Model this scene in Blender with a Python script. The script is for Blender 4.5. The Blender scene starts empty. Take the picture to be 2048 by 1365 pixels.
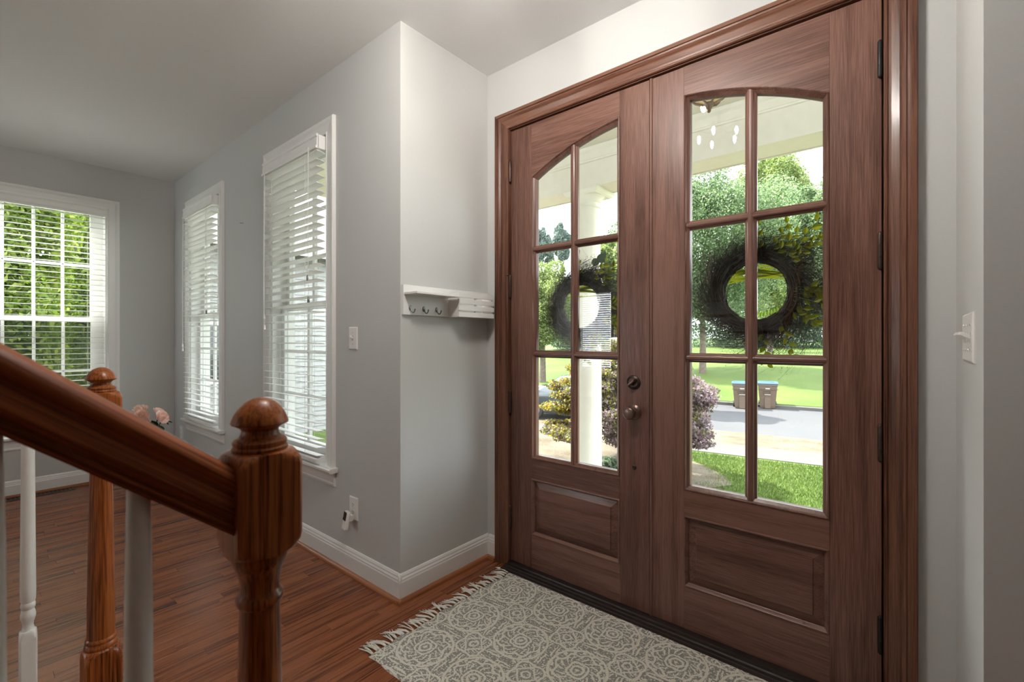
import bpy, math, random
import numpy as np
from mathutils import Vector, Matrix
R = math.radians
PI = math.pi
sc = bpy.context.scene
COL = sc.collection
random.seed(7)

# ------------------------------------------------------------------ camera
cam_d = bpy.data.cameras.new('camera')
cam = bpy.data.objects.new('camera', cam_d)
COL.objects.link(cam)
cam.location = (0, 0, 1.235)
cam.rotation_euler = (PI / 2, 0, R(39.87))
cam_d.sensor_width = 36
cam_d.lens = 929 / 2048 * 36
cam_d.shift_y = -2.5 / 2048
cam_d.clip_start = 0.02
cam_d.clip_end = 500
cam_d.dof.use_dof = True
cam_d.dof.focus_distance = 2.6
cam_d.dof.aperture_fstop = 5.6
sc.camera = cam

# ------------------------------------------------------------------ world, sun, window light, exposure
w = bpy.data.worlds.new('sky'); sc.world = w; w.use_nodes = True
bg = w.node_tree.nodes['Background']
bg.inputs[0].default_value = (0.90, 0.95, 1.0, 1)
bg.inputs[1].default_value = 6.0
sun_d = bpy.data.lights.new('sun_offscreen', 'SUN'); sun = bpy.data.objects.new('sun_offscreen', sun_d); COL.objects.link(sun)
sun_d.energy = 15; sun_d.angle = R(0.6); sun_d.color = (1, .955, .87)
sun.rotation_euler = Vector((0.55, 0.05, -0.80)).to_track_quat('-Z', 'Y').to_euler()

def area(name, loc, direction, sx, sy, power, color=(1, 1, 1)):
    d = bpy.data.lights.new(name, 'AREA'); o = bpy.data.objects.new(name, d); COL.objects.link(o)
    d.shape = 'RECTANGLE'; d.size = sx; d.size_y = sy; d.energy = power; d.color = color
    o.location = loc; o.rotation_euler = Vector(direction).to_track_quat('-Z', 'Y').to_euler()
    return o
# daylight of the blinded back window, which the left door pane mirrors
area('daylight_back_window_offscreen', (-4.93, -4.745, 1.45), (0, 1, 0), .70, 1.66, 45, (.92, .97, 1))

vs = sc.view_settings
vs.view_transform = 'Standard'; vs.look = 'None'; vs.gamma = 1; vs.use_curve_mapping = False
vs.exposure = 0.5
try:
    cy = sc.cycles
    cy.max_bounces = 10; cy.diffuse_bounces = 6; cy.glossy_bounces = 4; cy.transparent_max_bounces = 24
    cy.transmission_bounces = 6; cy.sample_clamp_indirect = 6; cy.caustics_reflective = False; cy.caustics_refractive = False
    cy.use_denoising = True
except Exception:
    pass

# ------------------------------------------------------------------ node mini language
class NT:
    def __init__(s, name):
        s.m = bpy.data.materials.new(name); s.m.use_nodes = True
        s.t = s.m.node_tree; s.n = s.t.nodes; s.n.clear()
        s.out = s.n.new('ShaderNodeOutputMaterial')
    def node(s, kind, **kw):
        n = s.n.new(kind)
        for k, v in kw.items(): setattr(n, k, v)
        return n
    def link(s, a, b):
        if isinstance(a, S): a = a.s
        if hasattr(a, 'is_output'): s.t.links.new(a, b)
        else: b.default_value = a
    def math(s, op, a, b=0.0, c=None):
        n = s.node('ShaderNodeMath', operation=op)
        s.link(a, n.inputs[0]); s.link(b, n.inputs[1])
        if c is not None: s.link(c, n.inputs[2])
        return S(s, n.outputs[0])
    def coord(s, kind='Object'):
        return S(s, s.node('ShaderNodeTexCoord').outputs[kind])
    def pos(s):
        return S(s, s.node('ShaderNodeNewGeometry').outputs['Position'])
    def rand(s):
        return S(s, s.node('ShaderNodeObjectInfo').outputs['Random'])
    def island(s):
        return S(s, s.node('ShaderNodeNewGeometry').outputs['Random Per Island'])
    def xyz(s, v):
        n = s.node('ShaderNodeSeparateXYZ'); s.link(v, n.inputs[0]); return [S(s, o) for o in n.outputs]
    def vec(s, x, y, z):
        n = s.node('ShaderNodeCombineXYZ')
        for i, q in enumerate((x, y, z)): s.link(q, n.inputs[i])
        return S(s, n.outputs[0])
    def noise(s, v, scale=1, detail=3, rough=.55, dist=0):
        n = s.node('ShaderNodeTexNoise'); s.link(v, n.inputs['Vector'])
        n.inputs['Scale'].default_value = scale; n.inputs['Detail'].default_value = detail
        n.inputs['Roughness'].default_value = rough; n.inputs['Distortion'].default_value = dist
        return S(s, n.outputs[0])
    def voro(s, v, scale=1, feature='F1', out='Distance'):
        n = s.node('ShaderNodeTexVoronoi', feature=feature); s.link(v, n.inputs['Vector']); n.inputs['Scale'].default_value = scale
        return S(s, n.outputs[out])
    def ramp(s, f, stops, interp='LINEAR'):
        n = s.node('ShaderNodeValToRGB'); s.link(f, n.inputs[0]); e = n.color_ramp.elements; n.color_ramp.interpolation = interp
        while len(e) < len(stops): e.new(0.5)
        for q, (p, c) in zip(e, stops):
            q.position = p; q.color = (*c, 1)
        return S(s, n.outputs[0])
    def mix(s, f, a, b, blend='MIX'):
        n = s.node('ShaderNodeMix', data_type='RGBA', blend_type=blend)
        s.link(f, n.inputs[0])
        for v, i in ((a, 6), (b, 7)):
            if isinstance(v, tuple) and len(v) == 3: v = (*v, 1)
            s.link(v, n.inputs[i])
        return S(s, n.outputs[2])
    def bsdf(s, color, rough=.5, metal=0, spec=.5, bump=None, bstr=.2, bdist=.002, coat=0, coat_rough=.1):
        b = s.node('ShaderNodeBsdfPrincipled')
        if isinstance(color, tuple): color = (*color, 1) if len(color) == 3 else color
        s.link(color, b.inputs['Base Color']); s.link(rough, b.inputs['Roughness'])
        b.inputs['Metallic'].default_value = metal; b.inputs['Specular IOR Level'].default_value = spec
        b.inputs['Coat Weight'].default_value = coat; b.inputs['Coat Roughness'].default_value = coat_rough
        if bump is not None:
            n = s.node('ShaderNodeBump'); n.inputs['Strength'].default_value = bstr; n.inputs['Distance'].default_value = bdist
            s.link(bump, n.inputs['Height']); s.t.links.new(n.outputs[0], b.inputs['Normal'])
        return b
    def done(s, b):
        s.t.links.new(b.outputs[0], s.out.inputs[0]); return s.m
class S:
    def __init__(s, t, sock): s.t = t; s.s = sock
    def __add__(s, o): return s.t.math('ADD', s, o)
    def __radd__(s, o): return s.t.math('ADD', o, s)
    def __sub__(s, o): return s.t.math('SUBTRACT', s, o)
    def __rsub__(s, o): return s.t.math('SUBTRACT', o, s)
    def __mul__(s, o): return s.t.math('MULTIPLY', s, o)
    def __rmul__(s, o): return s.t.math('MULTIPLY', o, s)
    def __truediv__(s, o): return s.t.math('DIVIDE', s, o)
    def f(s, op, o=0.0): return s.t.math(op, s, o)

M = {}
def plain(name, color, rough=.5, metal=0, spec=.5, nscale=40, var=.04, bstr=.05, coat=0):
    t = NT(name); v = t.coord('Object'); n = t.noise(v, nscale, 3)
    lo = tuple(c * (1 - var) for c in color); hi = tuple(min(1, c * (1 + var)) for c in color)
    M[name] = t.done(t.bsdf(t.ramp(n, [(.3, lo), (.7, hi)]), rough, metal, spec, n, bstr, .001, coat))
def wood(name, dark, mid, light, axis, across=26, along=1.6, lines=9.0, fine=1.0, rough=.35, contrast=.6, coat=0.0, tone=.25, bstr=.12, fw=.55, shear=0, spec=.3, ct=(.18, .48, .80)):
    t = NT(name); x = t.xyz(t.coord('Object')); r = t.rand()
    if shear: x[2] = x[2] + x[1] * shear
    o = [x[i] + r * (3.7 + 2.1 * i) for i in range(3)]
    c1 = [o[i] * (along if i == axis else across) for i in range(3)]
    n1 = t.noise(t.vec(*c1), 1, 2, .5, .4)
    rings = (n1 * lines * PI).f('SINE') * .5 + .5
    rings = rings.f('POWER', 2.2)
    c2 = [o[i] * (along * 9 if i == axis else across * 16 * fine) for i in range(3)]
    n2 = t.noise(t.vec(*c2), 1, 3, .6)
    c3 = [o[i] * (along * 1.1 if i == axis else across * .14) for i in range(3)]
    n3 = t.noise(t.vec(*c3), 1, 2, .5)
    f = rings * contrast * .55 + n2 * fw + n3 * .5 + r * tone - (.30 + tone * .5 + (fw - .55) * .5)
    col = t.ramp(f, [(ct[0], light), (ct[1], mid), (ct[2], dark)])
    M[name] = t.done(t.bsdf(col, rough, 0, spec, n2, bstr, .0015, coat, .15))

plain('wall_paint', (.560, .565, .555), .62, nscale=160, var=.012, bstr=.06)
plain('ceiling_paint', (.80, .81, .80), .8, nscale=120, var=.012, bstr=.05)
plain('trim_white', (.80, .80, .785), .35, nscale=60, var=.01, bstr=.02)
plain('blind_white', (.86, .86, .845), .38, nscale=60, var=.01, bstr=.02)
plain('baluster_white', (.76, .76, .72), .36, nscale=60, var=.015, bstr=.03)
plain('plastic_white', (.82, .81, .79), .3, nscale=60, var=.01, bstr=.01)
plain('slot_dark', (.03, .03, .03), .5)
plain('screw_grey', (.55, .55, .54), .35, .6)
plain('black_gloss', (.012, .012, .014), .12)
plain('pewter', (.22, .22, .21), .34, .9, nscale=90)
plain('bronze', (.075, .052, .042), .36, .75, nscale=120, var=.2)
plain('bronze_light', (.16, .105, .082), .3, .7, nscale=120, var=.15)
plain('black_iron', (.022, .021, .021), .45, .6)
plain('sill_dark', (.032, .024, .021), .3, .3, nscale=80, var=.2)
plain('cord_white', (.75, .75, .73), .7)
plain('gap_shade', (.02, .018, .017), .8)  # near-black, paints the shade in the gap between the doors
plain('subfloor', (.16, .075, .035), .8)
wood('door_v', (.060, .026, .0185), (.128, .060, .043), (.205, .105, .078), 2, 20, .9, 4.0, 1.2, .36, .30, .12, .12, fw=.95, ct=(.16, .39, .64))
wood('door_h', (.060, .026, .0185), (.128, .060, .043), (.205, .105, .078), 0, 20, .9, 4.0, 1.2, .36, .30, .12, .12, fw=.95, ct=(.16, .39, .64))
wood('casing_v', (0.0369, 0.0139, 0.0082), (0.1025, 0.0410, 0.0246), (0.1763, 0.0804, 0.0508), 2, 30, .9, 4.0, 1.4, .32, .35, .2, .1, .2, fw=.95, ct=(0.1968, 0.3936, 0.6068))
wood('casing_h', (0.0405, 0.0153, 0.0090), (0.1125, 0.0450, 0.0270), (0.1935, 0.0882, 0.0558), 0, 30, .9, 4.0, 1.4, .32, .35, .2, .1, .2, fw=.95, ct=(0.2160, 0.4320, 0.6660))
wood('oak_v', (0.0325, 0.0077, 0.0025), (0.1808, 0.0449, 0.0100), (0.3305, 0.0998, 0.0244), 2, 44, .7, 3.0, .34, .30, .30, .06, .10, .15, .95, ct=(.14, .29, .46))
wood('oak_y', (0.0274, 0.0065, 0.0020), (0.1559, 0.0361, 0.0083), (0.2681, 0.0735, 0.0181), 1, 44, .40, 3.0, .20, .42, .30, .0, .10, .15, .95, .80, ct=(.16, .29, .45))
wood('shoe_x', (.10, .035, .015), (.25, .085, .032), (.36, .14, .06), 0, 40, 1.6, 4, 1, .3, .4, .2)
wood('shoe_y', (.10, .035, .015), (.25, .085, .032), (.36, .14, .06), 1, 40, 1.6, 4, 1, .3, .4, .2)
wood('floor_oak', (.052, .0150, .0060), (.215, .0640, .0235), (.295, .1000, .0390), 1, 40, 1.0, 7.0, .8, .27, .42, .0, .10, .08, .80, 0, .32, ct=(.15, .33, .56))
wood('stair_oak', (.10, .035, .015), (.25, .085, .032), (.36, .14, .06), 0, 24, 1.3, 7, 1, .28, .8, .2)

# glass
t = NT('glass'); tr = t.node('ShaderNodeBsdfTransparent'); tr.inputs[0].default_value = (.965, .98, .972, 1)
gl = t.node('ShaderNodeBsdfGlossy'); gl.inputs['Roughness'].default_value = .0
fr = t.node('ShaderNodeFresnel'); fr.inputs[0].default_value = 1.45
ge = t.node('ShaderNodeNewGeometry')                      # thin pane: reflect once, on the face the ray enters by (no inner total reflection)
mx = t.node('ShaderNodeMixShader'); t.link(S(t, fr.outputs[0]) * (1 - S(t, ge.outputs['Backfacing'])) * 1.3, mx.inputs[0]); t.t.links.new(tr.outputs[0], mx.inputs[1]); t.t.links.new(gl.outputs[0], mx.inputs[2])
M['glass'] = t.done(mx)
t = NT('screen_mesh'); tr = t.node('ShaderNodeBsdfTransparent'); df = t.node('ShaderNodeBsdfDiffuse'); df.inputs[0].default_value = (.05, .06, .055, 1)
mx = t.node('ShaderNodeMixShader'); mx.inputs[0].default_value = .42; t.t.links.new(tr.outputs[0], mx.inputs[1]); t.t.links.new(df.outputs[0], mx.inputs[2]); M['screen_mesh'] = t.done(mx)
def emit(name, color, strength):
    t = NT(name); e = t.node('ShaderNodeEmission'); e.inputs[0].default_value = (*color, 1); e.inputs[1].default_value = strength; M[name] = t.done(e)
emit('bulb_glow', (1, .80, .52), 14)
emit('bulb_foyer', (1, .94, .87), 1050)

def leafmat(name, stops, trans=.45, rough=.5, grad=None):
    t = NT(name); r = t.island(); f = r
    if grad:  # a colour change across the crown itself (leaf colour, not shade)
        x = t.xyz(t.coord('Object'))[0]; f = r * .62 + (x * grad[0] + grad[1])
    n = t.noise(t.coord('Object'), 1.1, 2); f = f * .75 + n * .5 - .12
    col = t.ramp(f, stops)
    b = t.bsdf(col, rough, 0, .35)
    tl = t.node('ShaderNodeBsdfTranslucent'); hs = t.node('ShaderNodeHueSaturation'); hs.inputs['Saturation'].default_value = 1.1; hs.inputs['Value'].default_value = 1.5
    t.link(col, hs.inputs['Color']); t.t.links.new(hs.outputs[0], tl.inputs[0])
    mx = t.node('ShaderNodeMixShader'); mx.inputs[0].default_value = trans
    t.t.links.new(b.outputs[0], mx.inputs[1]); t.t.links.new(tl.outputs[0], mx.inputs[2]); M[name] = t.done(mx)
leafmat('leaf_mid', [(.1, (0.0408, 0.0782, 0.0326)), (.5, (0.0986, 0.1530, 0.0646)), (.9, (0.2516, 0.3060, 0.1700))], .5)  # paled for haze; lightest stop paints leaf gloss into the colour
leafmat('leaf_yellow', [(.1, (0.0578, 0.0986, 0.0272)), (.5, (0.1496, 0.2040, 0.0578)), (.9, (0.3128, 0.3400, 0.1496))], .5)
leafmat('leaf_dark', [(.1, (0.0306, 0.0646, 0.0374)), (.5, (0.0680, 0.1190, 0.0646)), (.9, (0.1700, 0.2312, 0.1360))], .5)
leafmat('leaf_pine', [(.1, (0.0700, 0.1049, 0.0850)), (.5, (0.1200, 0.1649, 0.1350)), (.9, (0.1999, 0.2399, 0.2099))], .3)
leafmat('leaf_maple', [(.05, (.36, .085, .040)), (.28, (.40, .17, .045)), (.45, (.30, .25, .045)), (.62, (.11, .13, .030)), (.80, (.085, .055, .055)), (1, (.22, .16, .18))], .45, .4, (.16, .50))
leafmat('leaf_hedge', [(.1, (.055, .10, .016)), (.5, (.17, .25, .038)), (.9, (.40, .44, .12))], .58)
leafmat('leaf_wreath', [(.1, (.06, .07, .012)), (.5, (.17, .18, .02)), (.9, (.30, .30, .05))], .5)
leafmat('leaf_rose', [(.1, (.012, .03, .012)), (.5, (.02, .05, .02)), (.9, (.04, .08, .03))], .15)
leafmat('petal_pink', [(.1, (.80, .56, .47)), (.5, (.88, .69, .61)), (.9, (.92, .80, .74))], .25)
leafmat('leaf_sage', [(.1, (.06, .10, .06)), (.5, (.12, .18, .11)), (.9, (.2, .27, .17))], .4)
plain('twig', (.036, .028, .020), .75, nscale=30, var=.5)
plain('vine', (.018, .015, .012), .85, nscale=60, var=.6, bstr=.8)
plain('bark', (.11, .085, .065), .85, nscale=8, var=.4)
plain('stem_green', (.05, .09, .03), .6)
# ground materials
t = NT('grass_ground'); p = t.pos(); a = t.noise(p, .35, 4); b = t.noise(p, 22, 4)
M['grass_ground'] = t.done(t.bsdf(t.ramp(a * .5 + b * .55, [(.3, (0.0269, 0.0514, 0.0069)), (.5, (0.0563, 0.0930, 0.0132)), (.72, (0.1028, 0.1322, 0.0294))]), .8, 0, .2, b, .6, .03))
t = NT('grass_blade'); p = t.pos(); a = t.noise(p, .6, 3); r = t.island()
col = t.ramp(a * .55 + r * .45, [(.2, (0.0269, 0.0612, 0.0069)), (.5, (0.0612, 0.1053, 0.0137)), (.8, (0.1273, 0.1616, 0.0343))])
b = t.bsdf(col, .5, 0, .3); tl = t.node('ShaderNodeBsdfTranslucent'); t.link(col, tl.inputs[0]); mx = t.node('ShaderNodeMixShader'); mx.inputs[0].default_value = .35
t.t.links.new(b.outputs[0], mx.inputs[1]); t.t.links.new(tl.outputs[0], mx.inputs[2]); M['grass_blade'] = t.done(mx)
t = NT('asphalt'); p = t.pos(); b = t.noise(p, 60, 4, .7); a = t.noise(p, .5, 3)
M['asphalt'] = t.done(t.bsdf(t.ramp(b * .5 + a * .5, [(.3, (0.0503, 0.0503, 0.0544)), (.7, (0.0707, 0.0694, 0.0721))]), .85, 0, .3, b, .4, .006))
t = NT('concrete'); p = t.pos(); b = t.noise(p, 30, 5, .65); a = t.noise(p, 1.2, 3)
M['concrete'] = t.done(t.bsdf(t.ramp(b * .5 + a * .5, [(.3, (0.0653, 0.0612, 0.0558)), (.7, (0.0911, 0.0857, 0.0775))]), .85, 0, .3, b, .3, .004))
t = NT('mulch'); p = t.pos(); b = t.noise(p, 26, 6, .8); a = t.noise(p, 1.6, 4)
M['mulch'] = t.done(t.bsdf(t.ramp(b * .62 + a * .45, [(.36, (.034, .022, .012)), (.45, (.085, .065, .040)), (.55, (.125, .105, .074)), (.70, (.165, .145, .11))]), .9, 0, .2, b, .8, .03))
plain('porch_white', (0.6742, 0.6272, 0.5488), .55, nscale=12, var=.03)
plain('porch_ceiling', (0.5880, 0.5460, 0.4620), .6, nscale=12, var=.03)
plain('porch_floor', (0.2911, 0.2911, 0.2841), .6, nscale=12, var=.06)
plain('bounce_straw', (0.2800, 0.2380, 0.1750), .9, nscale=30, var=.25)  # pale tone of the added bed that bounces light
plain('brick_red', (0.1260, 0.0585, 0.0405), .8, nscale=20, var=.2)
plain('bin_brown', (0.0945, 0.0645, 0.0441), .5, nscale=14, var=.05)
plain('bin_blue', (0.0315, 0.0756, 0.1449), .4)
plain('tag_white', (.8, .8, .8), .5)
plain('car_paint', (.055, .066, .075), .18, .3, nscale=5, coat=.8)
plain('car_glass', (.02, .026, .03), .05)
plain('tyre', (.018, .018, .018), .7)
plain('alloy', (.62, .62, .64), .3, .8)
plain('siding', (0.2310, 0.2240, 0.2030), .7)
plain('siding_white', (0.2331, 0.2331, 0.2268), .6, nscale=6)
plain('roof_grey', (.12, .115, .11), .8)
plain('vase_ceramic', (.62, .60, .56), .3)
plain('amber_glass', (.55, .36, .17), .25)
plain('rug_backing', (.42, .41, .37), .9)
plain('rug_fringe', (.78, .75, .68), .85, nscale=200, var=.12)

# woven rug: medallion lattice
t = NT('rug_weave')
X, Y, Z = t.xyz(t.coord('Object'))
wn = t.noise(t.vec(X, Y, 0), 26, 2) - .5
X2 = X + wn * .016; Y2 = Y + (t.noise(t.vec(X + 3.1, Y, 0), 26, 2) - .5) * .016
PXX, PYY = .268, .276
def tile(ox, oy):
    a = ((X2 - ox) / PXX + 50).f('FRACT') - .5
    b = ((Y2 - oy) / PYY + 50).f('FRACT') - .5
    r = (a * a + b * b).f('SQRT'); th = t.math('ARCTAN2', b, a)
    return a, b, r, th
def line(v, c, wd):   # 1 on |v-c| < wd
    return t.math('LESS_THAN', (v - c).f('ABSOLUTE'), wd)
def mx_(*s):
    o = s[0]
    for q in s[1:]: o = o.f('MAXIMUM', q)
    return o
a, b, r, th = tile(.268 * .5 - 1.456, .276 * .5 + 1.755)   # coordinates are those of the room floor
c8 = (th * 8).f('COSINE'); c4 = (th * 4).f('COSINE'); s8 = (th * 8 + r * 26).f('SINE')
L = mx_(line(r, .405, .019), line(r - c8 * .028, .315, .017), line(r, .085, .017), line(r + c4 * .012, .145, .016),
        t.math('LESS_THAN', r, .028),
        line(s8, .25, .42) * t.math('LESS_THAN', (r - .235).f('ABSOLUTE'), .05),
        line((th * 16 + r * 10).f('SINE'), .75, .32) * t.math('LESS_THAN', (r - .365).f('ABSOLUTE'), .018))
a2, b2, r2, th2 = tile(-1.456, 1.755)
d2 = a2.f('ABSOLUTE') + b2.f('ABSOLUTE')
cc = (th2 * 4).f('COSINE'); s2 = (th2 * 8 - r2 * 34).f('SINE')
out = t.math('GREATER_THAN', r, .43)
K = mx_(line(r2 + cc * .03, .23, .018), line(d2, .17, .018), line(r2, .06, .016), line(s2, .35, .40) * t.math('LESS_THAN', (r2 - .16).f('ABSOLUTE'), .04),
        line((th2 * 12).f('SINE'), .6, .3) * t.math('GREATER_THAN', r2, .26)) * out
fill = t.math('GREATER_THAN', t.noise(t.vec(X * 1.0, Y * 1.25, 0), 120, 1), .575)
pat = mx_(L, K, fill)
thread = ((Y * 900).f('SINE') * .5 + .5) * .6 + ((X * 620).f('SINE') * .5 + .5) * .4
wv = t.noise(t.vec(X * 1, Y * 1, 0), 300, 2)
pat = pat * t.math('GREATER_THAN', wv, .36)
cg = t.mix(thread * .4, (.28, .275, .245), (.39, .385, .345)); cl = t.mix(thread * .5, (.76, .725, .64), (.86, .83, .75))
M['rug_weave'] = t.done(t.bsdf(t.mix(pat, cg, cl), .92, 0, .15, thread * .6 + pat * .5, .5, .0025))

# ------------------------------------------------------------------ mesh helpers
ORG = {}
class MB:
    def __init__(s): s.v = []; s.f = []
    def add(s, vs, fs):
        o = len(s.v); s.v += [tuple(q) for q in vs]; s.f += [tuple(i + o for i in f) for f in fs]; return s
    def box(s, x0, x1, y0, y1, z0, z1, c=0.0):
        if c <= 0:
            v = [(x0, y0, z0), (x1, y0, z0), (x1, y1, z0), (x0, y1, z0), (x0, y0, z1), (x1, y0, z1), (x1, y1, z1), (x0, y1, z1)]
            return s.add(v, [(3, 2, 1, 0), (4, 5, 6, 7), (0, 1, 5, 4), (1, 2, 6, 5), (2, 3, 7, 6), (3, 0, 4, 7)])
        v = []; f = []                                    # chamfered box: 24 corner points
        xs = (x0, x1); ys = (y0, y1); zs = (z0, z1); idx = {}
        for i in (0, 1):
            for j in (0, 1):
                for k in (0, 1):
                    sx = c if i == 0 else -c; sy = c if j == 0 else -c; sz = c if k == 0 else -c
                    for ax, d in enumerate(((0, sy, sz), (sx, 0, sz), (sx, sy, 0))):
                        idx[i, j, k, ax] = len(v); v.append((xs[i] + d[0], ys[j] + d[1], zs[k] + d[2]))
        g = lambda i, j, k, a: idx[i, j, k, a]
        for i in (0, 1):
            q = [g(i, 0, 0, 0), g(i, 1, 0, 0), g(i, 1, 1, 0), g(i, 0, 1, 0)]; f.append(q if i else q[::-1])
            q = [g(0, i, 0, 1), g(0, i, 1, 1), g(1, i, 1, 1), g(1, i, 0, 1)]; f.append(q if i else q[::-1])
            q = [g(0, 0, i, 2), g(1, 0, i, 2), g(1, 1, i, 2), g(0, 1, i, 2)]; f.append(q if i else q[::-1])
        for i in (0, 1):
            for j in (0, 1):
                q = [g(i, j, 0, 0), g(i, j, 1, 0), g(i, j, 1, 1), g(i, j, 0, 1)]; f.append(q if (i + j) % 2 else q[::-1])
                q = [g(i, 0, j, 0), g(i, 0, j, 2), g(i, 1, j, 2), g(i, 1, j, 0)]; f.append(q if (i + j) % 2 else q[::-1])
                q = [g(0, i, j, 1), g(1, i, j, 1), g(1, i, j, 2), g(0, i, j, 2)]; f.append(q if (i + j) % 2 else q[::-1])
                for k in (0, 1):
                    q = [g(i, j, k, 0), g(i, j, k, 1), g(i, j, k, 2)]; f.append(q if (i + j + k) % 2 else q[::-1])
        return s.add(v, f)
    def prism(s, prof, ax, a0, a1, caps=True):
        n = len(prof)
        def P(q, a): return {'x': (a, q[0], q[1]), 'y': (q[0], a, q[1]), 'z': (q[0], q[1], a)}[ax]
        v = [P(q, a0) for q in prof] + [P(q, a1) for q in prof]
        f = [(i, (i + 1) % n, n + (i + 1) % n, n + i) for i in range(n)]
        if caps: f += [tuple(range(n))[::-1], tuple(range(n, 2 * n))]
        return s.add(v, f)
    def rings(s, rs, close=True, caps=True):              # list of equal point rings
        n = len(rs[0]); v = [q for r in rs for q in r]; f = []
        for k in range(len(rs) - 1):
            for i in range(n if close else n - 1):
                j = (i + 1) % n; f.append((k * n + i, k * n + j, (k + 1) * n + j, (k + 1) * n + i))
        if caps: f += [tuple(range(n))[::-1], tuple(range((len(rs) - 1) * n, len(rs) * n))]
        return s.add(v, f)
    def lathe(s, prof, c=(0, 0, 0), seg=24, mat=None):
        rs = []
        for r, z in prof:
            rs.append([Vector((r * math.cos(2 * PI * i / seg), r * math.sin(2 * PI * i / seg), z)) for i in range(seg)])
        if mat is not None: rs = [[mat @ q for q in r] for r in rs]
        c = Vector(c); return s.rings([[tuple(q + c) for q in r] for r in rs])
    def tube(s, pts, rad, seg=8):
        pts = [Vector(p) for p in pts]; rs = []
        if not hasattr(rad, '__len__'): rad = [rad] * len(pts)
        up = None
        for i, p in enumerate(pts):
            d = (pts[min(i + 1, len(pts) - 1)] - pts[max(i - 1, 0)]).normalized()
            if up is None: up = Vector((0, 0, 1)) if abs(d.z) < .9 else Vector((1, 0, 0))
            a = d.cross(up).normalized(); b = a.cross(d).normalized(); up = b
            rs.append([tuple(p + (a * math.cos(2 * PI * k / seg) + b * math.sin(2 * PI * k / seg)) * rad[i]) for k in range(seg)])
        return s.rings(rs)
    def xf(s, m, start=0):
        s.v[start:] = [tuple(m @ Vector(q)) for q in s.v[start:]]; return s
    def build(s, name, mat, parent=None, smooth=False, local=False, angle=35):
        me = bpy.data.meshes.new(name)
        off = Vector((0, 0, 0))
        if parent is not None and not local: off = ORG.get(parent.name, Vector((0, 0, 0)))
        me.from_pydata([(q[0] - off.x, q[1] - off.y, q[2] - off.z) for q in s.v], [], s.f)
        me.materials.append(M[mat]); me.validate(); me.update()
        if smooth:
            me.polygons.foreach_set('use_smooth', [True] * len(me.polygons))
            try: me.set_sharp_from_angle(angle=R(angle))
            except Exception: pass
        o = bpy.data.objects.new(name, me); COL.objects.link(o)
        if parent is not None: o.parent = parent; ORG[o.name] = off
        else: ORG[o.name] = Vector((0, 0, 0))
        return o
def fast_mesh(name, V, Fq, mat, parent=None, loc=None, n=4):
    me = bpy.data.meshes.new(name); V = np.asarray(V, dtype=np.float32).reshape(-1, 3); Fq = np.asarray(Fq, dtype=np.int32).reshape(-1, n)
    me.vertices.add(len(V)); me.vertices.foreach_set('co', V.ravel()); me.loops.add(Fq.size); me.loops.foreach_set('vertex_index', Fq.ravel())
    me.polygons.add(len(Fq)); me.polygons.foreach_set('loop_start', np.arange(0, Fq.size, n, dtype=np.int32))
    try: me.polygons.foreach_set('loop_total', np.full(len(Fq), n, dtype=np.int32))
    except Exception: pass
    me.update(calc_edges=True); me.materials.append(M[mat])
    o = bpy.data.objects.new(name, me); COL.objects.link(o)
    if parent is not None: o.parent = parent
    if loc is not None: o.location = loc
    ORG[o.name] = Vector((0, 0, 0)); return o
def tag(o, label=None, cat=None, group=None, kind=None):
    if label: o['label'] = label
    if cat: o['category'] = cat
    if group: o['group'] = group
    if kind: o['kind'] = kind
    return o
def thing(name, loc, label, cat, group=None, rz=0, kind=None):
    o = bpy.data.objects.new(name, None); o.empty_display_size = .1; COL.objects.link(o); o.location = loc; o.rotation_euler = (0, 0, rz)
    ORG[o.name] = Vector(loc); return tag(o, label, cat, group, kind)

CZ = 2.743                                                # ceiling height
WY, DY, RX, FX, SX = 1.345, 1.95, -1.81, -5.34, .131      # window wall, door wall, left return, far wall, right return

# ================================================================== ROOM SHELL
def wall(name, boxes, label, mat='wall_paint'):
    m = MB()
    for b in boxes: m.box(*b)
    return tag(m.build(name, mat), label, None, None, 'structure')
# openings of the two windows on the window wall
W1 = (-3.205, -2.475); W2 = (-4.868, -4.135); WZ = (.53, 2.392)
FW = (-.036, .850); FZ = (.47, 2.375)
wy1 = WY + .15
wall('wall_window_side', [(FX - .14, W2[0], WY, wy1, 0, CZ), (W2[1], W1[0], WY, wy1, 0, CZ), (W1[1], RX, WY, wy1, 0, CZ),
     (W2[0], W2[1], WY, wy1, 0, WZ[0] - .03), (W2[0], W2[1], WY, wy1, WZ[1], CZ), (W1[0], W1[1], WY, wy1, 0, WZ[0] - .03), (W1[0], W1[1], WY, wy1, WZ[1], CZ)],
     'grey painted wall holding the two narrow blinded windows')
wall('wall_return_left', [(RX - .14, RX, wy1, DY + .15, 0, CZ)], 'short pale wall with the white hook rack, between windows and doors')
wall('wall_door_side', [(RX, -1.664, DY, DY + .15, 0, CZ), (-.026, SX, DY, DY + .15, 0, CZ), (-1.664, -.026, DY, DY + .15, 2.402, CZ)], 'grey painted wall around the wooden double doors')
wall('wall_return_right', [(SX, SX + .14, wy1, DY + .15, 0, CZ)], 'short wall with the wide switch plate beside the doors')
wall('wall_study_side', [(SX, 4.6, WY, wy1, 0, CZ)], 'grey wall past the switch plate corner')
wall('wall_far', [(FX - .14, FX, FW[1], WY, 0, CZ), (FX - .14, FX, -4.7, FW[0], 0, CZ), (FX - .14, FX, FW[0], FW[1], 0, FZ[0] - .03), (FX - .14, FX, FW[0], FW[1], FZ[1], CZ)], 'far grey wall with the wide window over the garden')
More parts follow.
